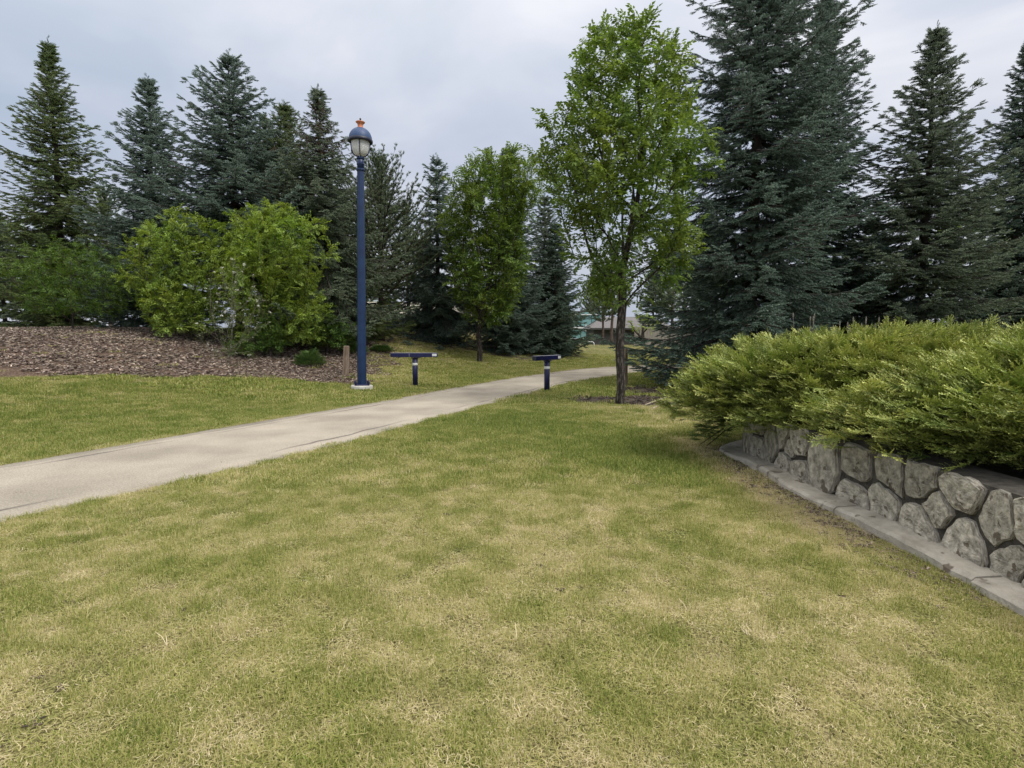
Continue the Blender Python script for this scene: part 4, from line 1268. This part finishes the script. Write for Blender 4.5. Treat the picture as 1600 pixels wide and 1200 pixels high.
for i, (sa, za) in enumerate(seeds):
    poly = [(sa - .45, 0.0), (sa + .45, 0.0), (sa + .45, WH), (sa - .45, WH)]
    for j, (sb_, zb) in enumerate(seeds):
        if i == j or abs(sb_ - sa) > 1.2: continue
        a, b = sb_ - sa, zb - za
        # stones stand taller than wide
        c = (sb_ ** 2 - sa ** 2 + (zb ** 2 - za ** 2)) / 2
        poly = clip(poly, a, b, c)
        if len(poly) < 3: break
    if len(poly) < 3: continue
    cx = sum(p[0] for p in poly) / len(poly); cz = sum(p[1] for p in poly) / len(poly)
    area = abs(sum(poly[k][0] * poly[(k + 1) % len(poly)][1] - poly[(k + 1) % len(poly)][0] * poly[k][1] for k in range(len(poly)))) / 2
    if area < .006: continue
    # round the outline: sample the polygon by angle
    m = 16; ring = []
    for k in range(m):
        a = 2 * math.pi * k / m; dx, dz = math.cos(a), math.sin(a); best = 9
        for e_ in range(len(poly)):
            p, q = poly[e_], poly[(e_ + 1) % len(poly)]
            ex, ez = q[0] - p[0], q[1] - p[1]; den = dx * ez - dz * ex
            if abs(den) < 1e-9: continue
            t = ((p[0] - cx) * ez - (p[1] - cz) * ex) / den; u = ((p[0] - cx) * dz - (p[1] - cz) * dx) / den
            if t > 0 and -1e-6 <= u <= 1 + 1e-6: best = min(best, t)
        ring.append(best)
    ring = [min(r0_, (ring[k - 1] + ring[(k + 1) % m]) / 2 * 1.38) for k, r0_ in enumerate(ring)]
    dep = rs.uniform(.022, .052); V = []
    offx, offz = rs.uniform(-.25, .25), rs.uniform(-.2, .3)
    lv = ((1.0, -.02, 0), (1.0, .55, .0), (.94, .93, .6), (.66, 1.0, 1.5), (.28, 1.03, 1.6))
    jit = [rs.uniform(.88, 1.04) for _ in range(m)]
    for f_, o_, sh in lv:
        for k in range(m):
            a = 2 * math.pi * k / m; rr_ = (ring[k] - .012) * f_ * jit[k]
            rr_ = max(rr_, .01)
            face = 1 + rs.uniform(-.10, .10) * sh + offx * math.cos(a) * f_ * .6 + offz * math.sin(a) * f_ * .5
            V.append(wpos(cx + rr_ * math.cos(a), dep * o_ * (face if o_ > .3 else 1), max(.005, cz + rr_ * math.sin(a))))
    V.append(wpos(cx, dep * 1.03, cz)); nc = len(V) - 1
    Fc = []
    for l in range(len(lv) - 1):
        for k in range(m):
            kk = (k + 1) % m
            Fc.append((l * m + k, l * m + m + k, l * m + m + kk, l * m + kk))
    for k in range(m): Fc.append(((len(lv) - 1) * m + k, nc, (len(lv) - 1) * m + (k + 1) % m))
    mb = MB(); mb.add(V, Fc)
    o = mb.build('stone', M['stone'], planter, False)
    for qi, pl in enumerate(o.data.polygons): pl.use_smooth = qi < m
    ns += 1
# kerb segments along the foot of the wall
kerb = empty('concrete_kerb', 'weathered concrete kerb strip along the foot of the stone planter', 'kerb', (0, 0, 0))
s = 0.0; ks = random.Random(5)
while s < WL1 + 1.6:
    l = ks.uniform(1.3, 1.9); mb = MB(); V = []; m = 10
    w_out = .225
    for i in range(m + 1):
        q = s + l * i / m; q = min(q, s + l - .012) if i == m else q
        tz = .058 + .012 * math.sin(q * 3.1) + ks.uniform(-.004, .004)
        w2 = w_out + .02 * math.sin(q * 2.3) + ks.uniform(-.012, .012)
        if q > WL1 - .3: w2 += .10 * min(1, (q - WL1 + .3) / .5)
        V += [wpos(q, .005, -.1), wpos(q, .005, tz + .01), wpos(q, w2 - .025, tz), wpos(q, w2, tz - .02), wpos(q, w2 + .008, -.1)]
    Fc = []
    for i in range(m):
        for k in range(4): Fc.append((i * 5 + k, i * 5 + 5 + k, i * 5 + 6 + k, i * 5 + k + 1))
    Fc += [(0, 1, 2, 3, 4), tuple(m * 5 + k for k in (4, 3, 2, 1, 0))]
    mb.add(V, Fc); mb.build('kerb_slab', M['curb'], kerb, False)
    s += l + .004

# the spreading juniper: stems with sprays reaching out and up to the left
def big_juniper(cx, cy, cz, rx, ry, rzv, n, label, seed, lean=(-.55, -.25)):
    root = empty('juniper_bush', label, 'shrub', (cx, cy, cz))
    rr = random.Random(seed); P = []; D = []; U = []; S = []; st = MB()
    # main boughs; each carries layers of sprays
    for b in range(n):
        a = rr.uniform(0, 6.283)
        el = math.asin(rr.uniform(-.16, .98))
        ca = math.cos(a)
        lump = 1 + .22 * (2 * float(vnoise(a * 1.9 + seed, el * 2.6, seed)) - 1) + rr.uniform(-.05, .08)
        ex, ey, ez = rx * math.cos(el) * ca * lump, ry * math.cos(el) * math.sin(a) * lump, rzv * math.sin(el) * lump + .12
        if ez < -.25: ez = -.25 + rr.uniform(-.1, .1)
        end = Vector((ex, ey, ez))
        s0 = Vector((ex * .12, ey * .12, -.15))
        mid = (s0 + end) * .5 + Vector((0, 0, .12 + .15 * math.sin(el)))
        if b % 3 == 0: st.tube([s0, mid, end], [.02, .011, .003], 4, cap=False)
        outd = Vector((ex / rx, ey / ry, .35 * math.sin(el))).normalized()
        flow = (outd * .9 + Vector((lean[0] * .8, lean[1] * .8, .05 + .22 * max(0, math.sin(el))))).normalized()
        for k in range(rr.randint(9, 13)):
            u = 1 - .42 * rr.random() ** 1.6
            base = s0.lerp(end, u) + Vector((0, 0, .1 * math.sin(u * 3.1))) + Vector((rr.gauss(0, .09), rr.gauss(0, .09), rr.gauss(0, .06)))
            dd = flow + Vector((rr.gauss(0, .38), rr.gauss(0, .38), rr.gauss(0, .16)))
            P.append(tuple(base)); D.append(tuple(dd)); U.append((rr.gauss(0, .35), rr.gauss(0, .35), 1)); S.append(rr.uniform(.65, 1.12))
    st.build('stems', M['bark_spruce'], root, True, 'stuff')
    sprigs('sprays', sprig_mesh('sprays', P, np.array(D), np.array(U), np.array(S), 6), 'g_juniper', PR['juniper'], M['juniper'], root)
    return root
big_juniper(4.45, 7.0, .53, 1.95, 1.7, .72, 1000, 'large spreading yellow green juniper spilling over the corner of the stone planter', 61)
big_juniper(5.8, 4.3, .60, 2.5, 1.9, .76, 1100, 'nearer yellow green juniper filling the planter on the right', 62)
big_juniper(8.3, 6.6, .60, 2.2, 1.8, .8, 700, 'yellow green juniper at the back right of the planter', 63)
# its low side bough over the kerb
jb = empty('juniper_bush', 'dark drooping juniper bough at the corner where the kerb ends', 'shrub', (3.0, 7.2, .1))
P = []; D = []; U = []; S = []; rr = random.Random(8); st = MB()
for i in range(170):
    a = rr.uniform(2.0, 4.2); l = rr.uniform(.0, .55)
    z = .42 - .5 * l + rr.uniform(-.12, .16)
    P.append((math.cos(a) * l, math.sin(a) * l * .8, z)); D.append((math.cos(a) + rr.gauss(0, .3), math.sin(a) + rr.gauss(0, .3), rr.uniform(-.35, .1))); U.append((0, 0, 1)); S.append(rr.uniform(.45, .75))
for i in range(3):
    a = rr.uniform(2.2, 3.9); st.tube([(.15, 0, .3), (math.cos(a) * .3, math.sin(a) * .3, .22), (math.cos(a) * .62, math.sin(a) * .55, .04)], [.014, .009, .004], 4)
st.build('stems', M['bark_spruce'], jb, True, 'stuff')
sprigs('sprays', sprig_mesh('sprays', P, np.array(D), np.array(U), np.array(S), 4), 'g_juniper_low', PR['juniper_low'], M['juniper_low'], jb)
# dry flower stalks behind the juniper
ds = empty('dry_stalks', 'thin dry grey flower stalks standing above the juniper', 'plant', (4.9, 8.6, .6), group=None)
mb = MB(); rr = random.Random(3)
for i in range(26):
    x, y = rr.uniform(-.45, .75), rr.uniform(-.25, .25); h = rr.uniform(.75, 1.22)
    lx, ly = rr.uniform(-.12, .12), rr.uniform(-.08, .08)
    mb.tube([(x, y, 0), (x + lx * .5, y + ly * .5, h * .55), (x + lx, y + ly, h)], [.005, .0045, .004], 4)
    mb.lathe([(0.003, 0), (.011, .02), (.012, .06), (.004, .09)], 5, x + lx, y + ly, h - .02)
mb.build('stalks', M['twig_grey'], ds, False, 'stuff')
# dead sticks on the ground
for (pa, pb, lab) in (((1008, 634), (1046, 622), 'longer pale dead stick on the dark mulch left of the juniper'), ((1020, 640), (1043, 629), 'shorter pale dead stick beside the longer one on the mulch')):
    A, B = hit(*pa), hit(*pb)
    mb = MB(); mid = ((A[0] + B[0]) / 2 + .04, (A[1] + B[1]) / 2, (A[2] + B[2]) / 2 + .05)
    mb.tube([(A[0], A[1], A[2] + .02), mid, (B[0], B[1], B[2] + .04)], [.012, .014, .009], 5)
    o = mb.build('dead_stick', M['stick']); o['label'] = lab; o['category'] = 'stick'

# ================================================================== lamp post
LX, LY, LZ = hit(565.5, 607)
k = LY / F / CT
def zl(py): return at(569, py, LY)[2] - LZ
lamp = empty('lamp_post', 'tall navy blue street lamp with domed hood and orange cap on a concrete footing', 'lamp post', (LX, LY, LZ))
lamp.rotation_euler = (0, R(.95), 0)
mb = MB(); mb.lathe([(.30, -.15), (.305, .06), (.295, .085), (.27, .095), (.0, .095)], 28, cap=False); mb.build('footing', M['concrete'], lamp, True)
mb = MB(); mb.box(0, 0, .112, .40, .40, .03, .3, .006); mb.build('base_plate', M['navy_dark'], lamp)
for i in range(4):
    a = math.pi / 4 + i * math.pi / 2 + .3
    b_ = MB(); b_.lathe([(.032, 0), (.034, .05), (.028, .075), (.012, .085)], 6, .245 * math.cos(a), .245 * math.sin(a), .127)
    b_.build('anchor_nut', M['navy_dark'], lamp)
topz = zl(246)
mb = MB(); mb.lathe([(.128, .127), (.126, .5), (.118, 2.5), (.094, topz - .32), (.088, topz - .3)], 8, ph=.1); mb.build('pole', M['navy'], lamp)
for (za, zb, ra) in ((topz - .36, topz - .30, .118), (topz - .20, topz - .165, .108), (topz - .05, topz - .01, .112)):
    mb = MB(); mb.lathe([(ra * .9, za), (ra, za + .012), (ra, zb - .012), (ra * .9, zb)], 20); mb.build('collar', M['navy'], lamp, False)
mb = MB(); mb.lathe([(.094, topz - .3), (.09, topz)], 20); mb.build('neck', M['navy'], lamp, True)
zr0, zr1 = zl(222), zl(216.5)
Rg = 13.7 * k; Rr_ = 18.3 * k
# glass bowl
gl = bpy.data.materials.new('frosted acrylic bowl'); gl.use_nodes = True
gp = gl.node_tree.nodes['Principled BSDF']; gp.inputs['Base Color'].default_value = (.93, .94, .95, 1); gp.inputs['Roughness'].default_value = .18; gp.inputs['Transmission Weight'].default_value = .42; gp.inputs['IOR'].default_value = 1.12
tn_ = gl.node_tree.nodes.new('ShaderNodeTexNoise'); tn_.inputs['Scale'].default_value = 4
rp = gl.node_tree.nodes.new('ShaderNodeValToRGB'); rp.color_ramp.elements[0].color = (.90, .91, .91, 1); rp.color_ramp.elements[1].color = (.95, .95, .96, 1)
gl.node_tree.links.new(tn_.outputs['Fac'], rp.inputs[0]); gl.node_tree.links.new(rp.outputs[0], gp.inputs['Base Color'])
prof_ = [(Rg * math.sin(a), zr0 - (zr0 - topz - .03) * (1 - (1 - math.cos(a))) if False else topz + .03 + (zr0 - topz - .03) * (1 - math.cos(a) ** 1.0)) for a in np.linspace(.12, math.pi / 2, 12)]
prof_ = [(Rg * math.sin(a) ** .62, topz + .02 + (zr0 + .01 - topz - .02) * (1 - math.cos(a))) for a in np.linspace(.15, math.pi / 2, 14)]
mb = MB(); mb.lathe(prof_, 32, cap=False)
inner = [(r0_ - .006, z0_ + .004) for r0_, z0_ in prof_]
mb.lathe(list(reversed(inner)), 32, cap=False)
mb.build('globe', gl, lamp, True)
for i in range(4):
    a = R(-80) + i * math.pi / 2
    line = [((r0_ + .012) * math.cos(a), (r0_ + .012) * math.sin(a), z0_ - .006) for r0_, z0_ in prof_]
    b_ = MB(); b_.tube([(.07 * math.cos(a), .07 * math.sin(a), topz - .02)] + line, .0125, 6); b_.build('rib', M['navy_dark'], lamp, True)
# lamp inside
mb = MB(); mb.lathe([(.05, 0), (.055, .1), (.03, .12)], 14, cz=zr0 - .14); mb.lathe([(.01, -.15), (.035, -.11), (.035, -.02), (.02, 0)], 12, cz=zr0 - .14); mb.build('bulb', M['white_band'], lamp, True)
mb = MB(); mb.lathe([(Rg * .9, zr0 - .005), (Rr_ * .98, zr0 - .008), (Rr_ * 1.0, zr0 + .012), (Rr_ * .99, zr1 - .035), (Rr_ * .95, zr1 - .02)], 36, cap=False); mb.lathe([(0.0, zr0 + .012), (Rg, zr0 + .012)], 36, cap=False); mb.build('rim', M['rim'], lamp, True)
zt = zl(199.5)
dp = [(Rr_ * .935 * math.cos(a) ** .92, zr1 - .025 + (zt - zr1 + .025) * math.sin(a)) for a in np.linspace(0, math.pi / 2 - .16, 14)]
mb = MB(); mb.lathe(dp + [(0.0, dp[-1][1] + .004)], 36, cap=False); mb.build('hood', M['dome'], lamp, True)
zc = zl(191)
mb = MB(); mb.lathe([(4.6 * k, zt - .02), (4.1 * k, zt + .02), (3.9 * k, (zt + zc) / 2), (5.0 * k, zc - .035), (6.9 * k, zc - .005), (7.0 * k, zc + .006), (5 * k, zc + .022), (0.0, zc + .028)], 28, cap=False); mb.build('cap', M['orange'], lamp, True)
mb = MB(); mb.lathe([(.012, 0), (.012, .03), (.024, .045), (.026, .065), (.012, .085), (0.0, .09)], 12, cz=zc + .025, cap=False); mb.build('finial', M['rim'], lamp, True)

# ================================================================== path barriers
def barrier(px, py, top_py, rz, length, off, label, seam):
    X, Y, Z = hit(px, py); kk = Y / F / CT; H = (py - top_py) * kk
    b = empty('path_barrier', label, 'barrier', (X, Y, Z), rz, 'barriers across the path')
    hb = .135
    mb = MB(); mb.lathe([(.079, -.1), (.079, H - hb - .004)], 16); mb.build('post', M['navy_dark'], b, True)
    zb = H - hb - .24
    mb = MB(); mb.lathe([(.0795, zb), (.0825, zb + .004), (.0825, zb + .066), (.0795, zb + .07)], 20, cap=True); mb.build('reflective_band', M['white_band'], b, True)
    mb = MB(); mb.lathe([(.082, H - hb - .05), (.12, H - hb - .004)], 16); mb.box(.05, 0, H - hb - .012, .25, .12, .018); mb.build('bracket', M['navy_dark'], b)
    mb = MB(); mb.box(off, 0, H - hb / 2, length, .13, hb - .012, 0, .008); mb.build('beam', M['navy_dark'], b)
    mb = MB(); mb.box(off, 0, H - .003, length - .01, .12, .006); mb.build('beam_top', M['grey_edge'], b)  # thin strip, paler than the beam, along its top
    mb = MB(); mb.box(off + length / 2 - .085, -.0665, H - hb / 2 + .004, .135, .004, .072); mb.build('reflector', M['white_band'], b)
    mb = MB(); mb.box(off - length / 2 + .003, 0, H - hb / 2, .012, .122, hb - .03); mb.build('end_cap', M['rim'], b)
    if seam:
        mb = MB(); mb.box(off - length * .10, -.0655, H - hb / 2, .008, .004, hb - .03); mb.build('weld_seam', M['grey_edge'], b)
    return b
barrier(649, 603.5, 551.5, 0.0, 1.40, -.02, 'navy blue T shaped barrier on the far side of the path, facing the viewer squarely', True)
barrier(854.5, 611, 555.5, R(52), 1.22, 0.0, 'navy blue T shaped barrier at the near edge of the path, turned away', False)

# ================================================================== wooden posts
def wood_post(px, py, top, wpx, lean, label):
    X, Y, Z = hit(px, py); kk = Y / F / CT; H = (py - top) * kk; w2 = wpx * kk
    o = empty('wooden_post', label, 'post', (X, Y, Z)); o.rotation_euler = (0, lean, .25)
    mb = MB(); mb.box(0, 0, H / 2 - .05, w2, w2, H + .1, 0, .012); mb.build('timber', M['post_wood'], o)
    mb = MB(); mb.box(0, 0, H + .004, w2 * .8, w2 * .8, .012, 0, .004); mb.build('worn_top', M['twig_grey'], o)
wood_post(540, 587, 541, 9.0, R(3), 'short weathered brown post left of the lamp post')
wood_post(978, 603, 545, 4.2, R(-.5), 'slim brown post just behind the tall leafy tree trunk')
wood_post(985, 556, 546, 4.0, 0, 'tiny far post on the grass right of the tree trunk')

# ================================================================== far buildings
M['roof_beige'] = mat('beige shingles', (0.42, 0.38, 0.31), .9, (0.5, 0.46, 0.38), 6, 4)
M['wall_dark'] = mat('dark siding', (0.05, 0.048, 0.048), .8, (0.075, 0.07, 0.07), 4, 3, stretch=(.3, .3, 6))
M['roof_grey'] = mat('grey shingles', (0.13, 0.125, 0.128), .9, (0.19, 0.18, 0.182), 5, 4)
M['trim_white'] = mat('white trim', (.72, .74, .74), .5, (.8, .8, .8), 6, 2)
M['teal'] = mat('teal glass', (0.13, 0.29, 0.29), .15, (0.24, 0.42, 0.41), 2, 3)
M['pane'] = mat('dark window glass', (0.03, 0.04, 0.05), .08, (0.06, 0.07, 0.08), 2, 3)
M['fence'] = mat('grey fence wood', (0.20, 0.18, 0.155), .9, (0.3, 0.275, 0.24), 6, 4, stretch=(1, 1, .2))
def gable_house(X, Y, wd, dp, hw, hr, label, wallm, roofm, rz=0, wins=()):
    z = hz(X, Y)
    b = empty('house', label, 'house', (X, Y, z), rz)
    mb = MB(); mb.box(0, 0, hw / 2 - .3, wd, dp, hw + .6); mb.build('wall', wallm, b)
    mb = MB(); ov = .5; t = .15
    for sg in (-1, 1):
        V = [(-wd / 2 - ov, sg * (dp / 2 + ov), hw), (wd / 2 + ov, sg * (dp / 2 + ov), hw), (wd / 2 + ov - 2, 0, hw + hr), (-wd / 2 - ov + 2, 0, hw + hr)]
        V2 = [(x, y, zz + t) for x, y, zz in V]
        mb.add(V + V2, [(0, 1, 2, 3), (7, 6, 5, 4), (0, 4, 5, 1), (1, 5, 6, 2), (2, 6, 7, 3), (3, 7, 4, 0)])
    for sg in (-1, 1):
        V = [(sg * (wd / 2 + ov), -dp / 2 - ov, hw + .02), (sg * (wd / 2 + ov), dp / 2 + ov, hw + .02), (sg * (wd / 2 + ov - 2), 0, hw + hr + .02)]
        mb.add(V, [(0, 1, 2)])
    mb.build('roof', roofm, b)
    mb = MB(); mb.box(0, -dp / 2 - ov - .03, hw + .02, wd + 2 * ov, .05, .2); mb.build('fascia', M['wall_dark'], b)
    for wx in wins:
        fr = MB(); fr.box(wx, -dp / 2 - .03, hw * .5, 1.5, .06, 1.1); f_ = fr.build('window', M['trim_white'], b)
        g_ = MB(); g_.box(wx - .36, -dp / 2 - .065, hw * .5, .62, .02, .92); g_.build('pane', M['pane'], f_)
        g_ = MB(); g_.box(wx + .36, -dp / 2 - .065, hw * .5, .62, .02, .92); g_.build('pane', M['pane'], f_)
    return b
gable_house(xat(625, 62), 64, 15, 8, 2.4, 1.5, 'low house with a beige roof glimpsed beyond the mound right of the lamp post', M['wall_dark'], M['roof_beige'], 0, (-2.5, 1.8))
gable_house(xat(985, 70), 73, 9.6, 7, 1.95, 1.5, 'dark walled house with a grey roof glimpsed behind the tall tree trunk', M['wall_dark'], M['roof_grey'], 0, ())
# teal glazed building
GXb, GYb = xat(905, 78), 78
gb = empty('glass_building', 'teal glazed building with white beams between the dark spruce and the tree trunk', 'building', (GXb, GYb, hz(GXb, GYb)))
z0 = hz(GXb, GYb); kk = GYb / F
def zz_(py): return at(905, py, GYb)[2] - z0
mb = MB(); mb.box(-1.6, 2.1, zz_(486) / 2 - .2, 9.0, 4, zz_(486) + .4); mb.build('wall', M['wall_dark'], gb)
for i in range(6):
    for j, (pa, pb) in enumerate(((541, 530), (528.5, 514), (510, 499), (497.5, 488))):
        za, zb = zz_(pa), zz_(pb)
        mb = MB(); mb.box(-5.1 + i * 1.5, .06, (za + zb) / 2, 1.42, .06, zb - za); mb.build('pane', M['teal'], gb)
for j, (py, lx) in enumerate(((512, 10.5), (491.5, 8.6), (529.3, 9.2))):
    mb = MB(); mb.box(-1.6 + (lx - 8.6) / 2, -.06, zz_(py), lx, .14, .20 if j == 0 else .12); mb.build('beam', M['trim_white'], gb)
for wx in (.85, 2.45):
    mb = MB(); mb.box(wx, -.02, zz_(512) / 2 + (0 if wx > 1 else 1.2), .11, .1, zz_(512) - (.2 if wx > 1 else 1.0)); mb.build('mullion', M['trim_white'], gb)
# white hoop rail
HX, HY = xat(917, 44), 44
mb = MB(); q = hz(HX, HY); mb.tube([(-.55, 0, -.1), (-.55, 0, .22), (-.45, 0, .34), (.42, 0, .34), (.53, 0, .22), (.53, 0, -.1)], .03, 8)
o = mb.build('hoop_rail', M['trim_white'], None, True, loc=(HX, HY, q)); o['label'] = 'small white hoop rail on the grass crest in front of the teal glass building'; o['category'] = 'rail'
# fence
FX, FY = xat(1010, 50), 50
fe = empty('wooden_fence', 'grey board fence seen between the tree trunk and the tall spruce', 'fence', (FX, FY, hz(FX, FY)))
mb = MB()
for i in range(70): mb.box(-1.1 + i * .15, 0, .82 + random.uniform(-.02, .02), .138, .022, 1.7)
mb.build('boards', M['fence'], fe, False, 'stuff')
for i in range(5):
    b_ = MB(); b_.box(-1.0 + i * 2.5, .08, .8, .1, .1, 1.85); b_.build('fence_post', M['fence'], fe)
for zq in (.3, 1.35):
    b_ = MB(); b_.box(4.1, .035, zq, 10.4, .04, .09); b_.build('rail', M['fence'], fe)

# ================================================================== background trees
def bg_leafy(px, Yd, top, Rr, seed, label, key='ash2', n=320, size=1.7):
    X = xat(px, Yd); z0 = hz(X, Yd); H = at(px, top, Yd)[2] - z0
    prof = [(H * .22, Rr * .45, 0), (H * .4, Rr * .9, 0), (H * .6, Rr, 0), (H * .8, Rr * .75, 0), (H, Rr * .15, 0)]
    A = envelope(n, prof, seed, lump=.3)
    P, par = grow(A, [(0, 0, -.1), (0, 0, H * .1), (0, 0, H * .2)], .5, .65, 3.5, up=.3, seed=seed)
    r, ch = radii(P, par, .012, .16)
    root = empty('leafy_tree', label, 'tree', (X, Yd, z0))
    leafy(P, par, ch, r, root, 'bark_dark', key, 2.6, .05, size, 2, seed, limb_min=.05)
bgl = [(1003, 46, 485, 1.5, 'small bright green young tree beyond the path, right of the tall tree trunk', 'lime', 200, 1.3),
       (560, 70, 440, 4.0, 'distant leafy tree behind the lamp post', 'ash2', 380, 1.9),
       (1075, 62, 395, 4.2, 'distant leafy tree hidden behind the tall spruce', 'ash2', 380, 1.9),
       (700, 80, 452, 4.5, 'distant leafy tree behind the dark free standing spruce', 'ash2', 380, 2.0),
       (60, 60, 330, 5.0, 'distant leafy tree beyond the left end of the grove', 'ash2', 420, 1.9),
       (1500, 50, 300, 4.5, 'distant leafy tree beyond the right end of the planter', 'ash2', 420, 1.9)]
for i, (px, Yd, top, Rr, lab, key, n_, sz) in enumerate(bgl):
    bg_leafy(px, Yd, top, Rr, 700 + i, lab, key, n_, sz)
# a few far conifers made once and copied
protoA = conifer('pine', 10.5, 2.6, 71, clear=3.0, tip_up=.5, expo=.6, gap=.6, sprs=1.7)
protoB = conifer('spruce_grey', 9.5, 2.3, 72, gap=.5, sprs=1.6, dens=.7)
far = [(941, 57, 'A', .78, 'far pine in front of the right half of the teal glass building'), (15, 45, 'B', 1.1, 'far spruce at the left edge of the view'), (95, 52, 'B', 1.15, 'far spruce behind the leftmost shrub'), (955, 52, 'A', .92, 'tall thin far pine directly left of the tall leafy tree trunk'), (925, 92, 'A', 1.15, 'far pine rising above the teal glass building'),
       (1018, 60, 'B', .95, 'far grey spruce right of the tall leafy tree trunk'), (1048, 56, 'A', 1.0, 'far pine beside the left boughs of the tall spruce'),
       (668, 52, 'A', .82, 'far pine seen through the gap left of the dark spruce'), (612, 48, 'B', .62, 'short far spruce beyond the crest right of the lamp post'),
       (575, 50, 'A', .85, 'far pine whose crown shows behind the lamp post'), (740, 60, 'B', .95, 'far spruce hidden behind the small leafy tree'),
       (872, 58, 'B', .8, 'far spruce behind the right end of the mound'), (480, 46, 'A', 1.0, 'far pine behind the cone topped spruce'),
       (1350, 45, 'B', 1.1, 'far spruce right of the second tall spruce'), (180, 44, 'A', 1.1, 'far pine between the two leftmost spruces')]
for px, Yd, kind, sc, lab in far:
    X = xat(px, Yd)
    o = plant_tree(protoA if kind == 'A' else protoB, X, Yd, lab, name='pine_tree' if kind == 'A' else 'spruce_tree', rz=random.uniform(0, 6), bark='bark_pine' if kind == 'A' else 'bark_spruce')
    o.scale = (sc, sc, sc)
print('stones', ns)
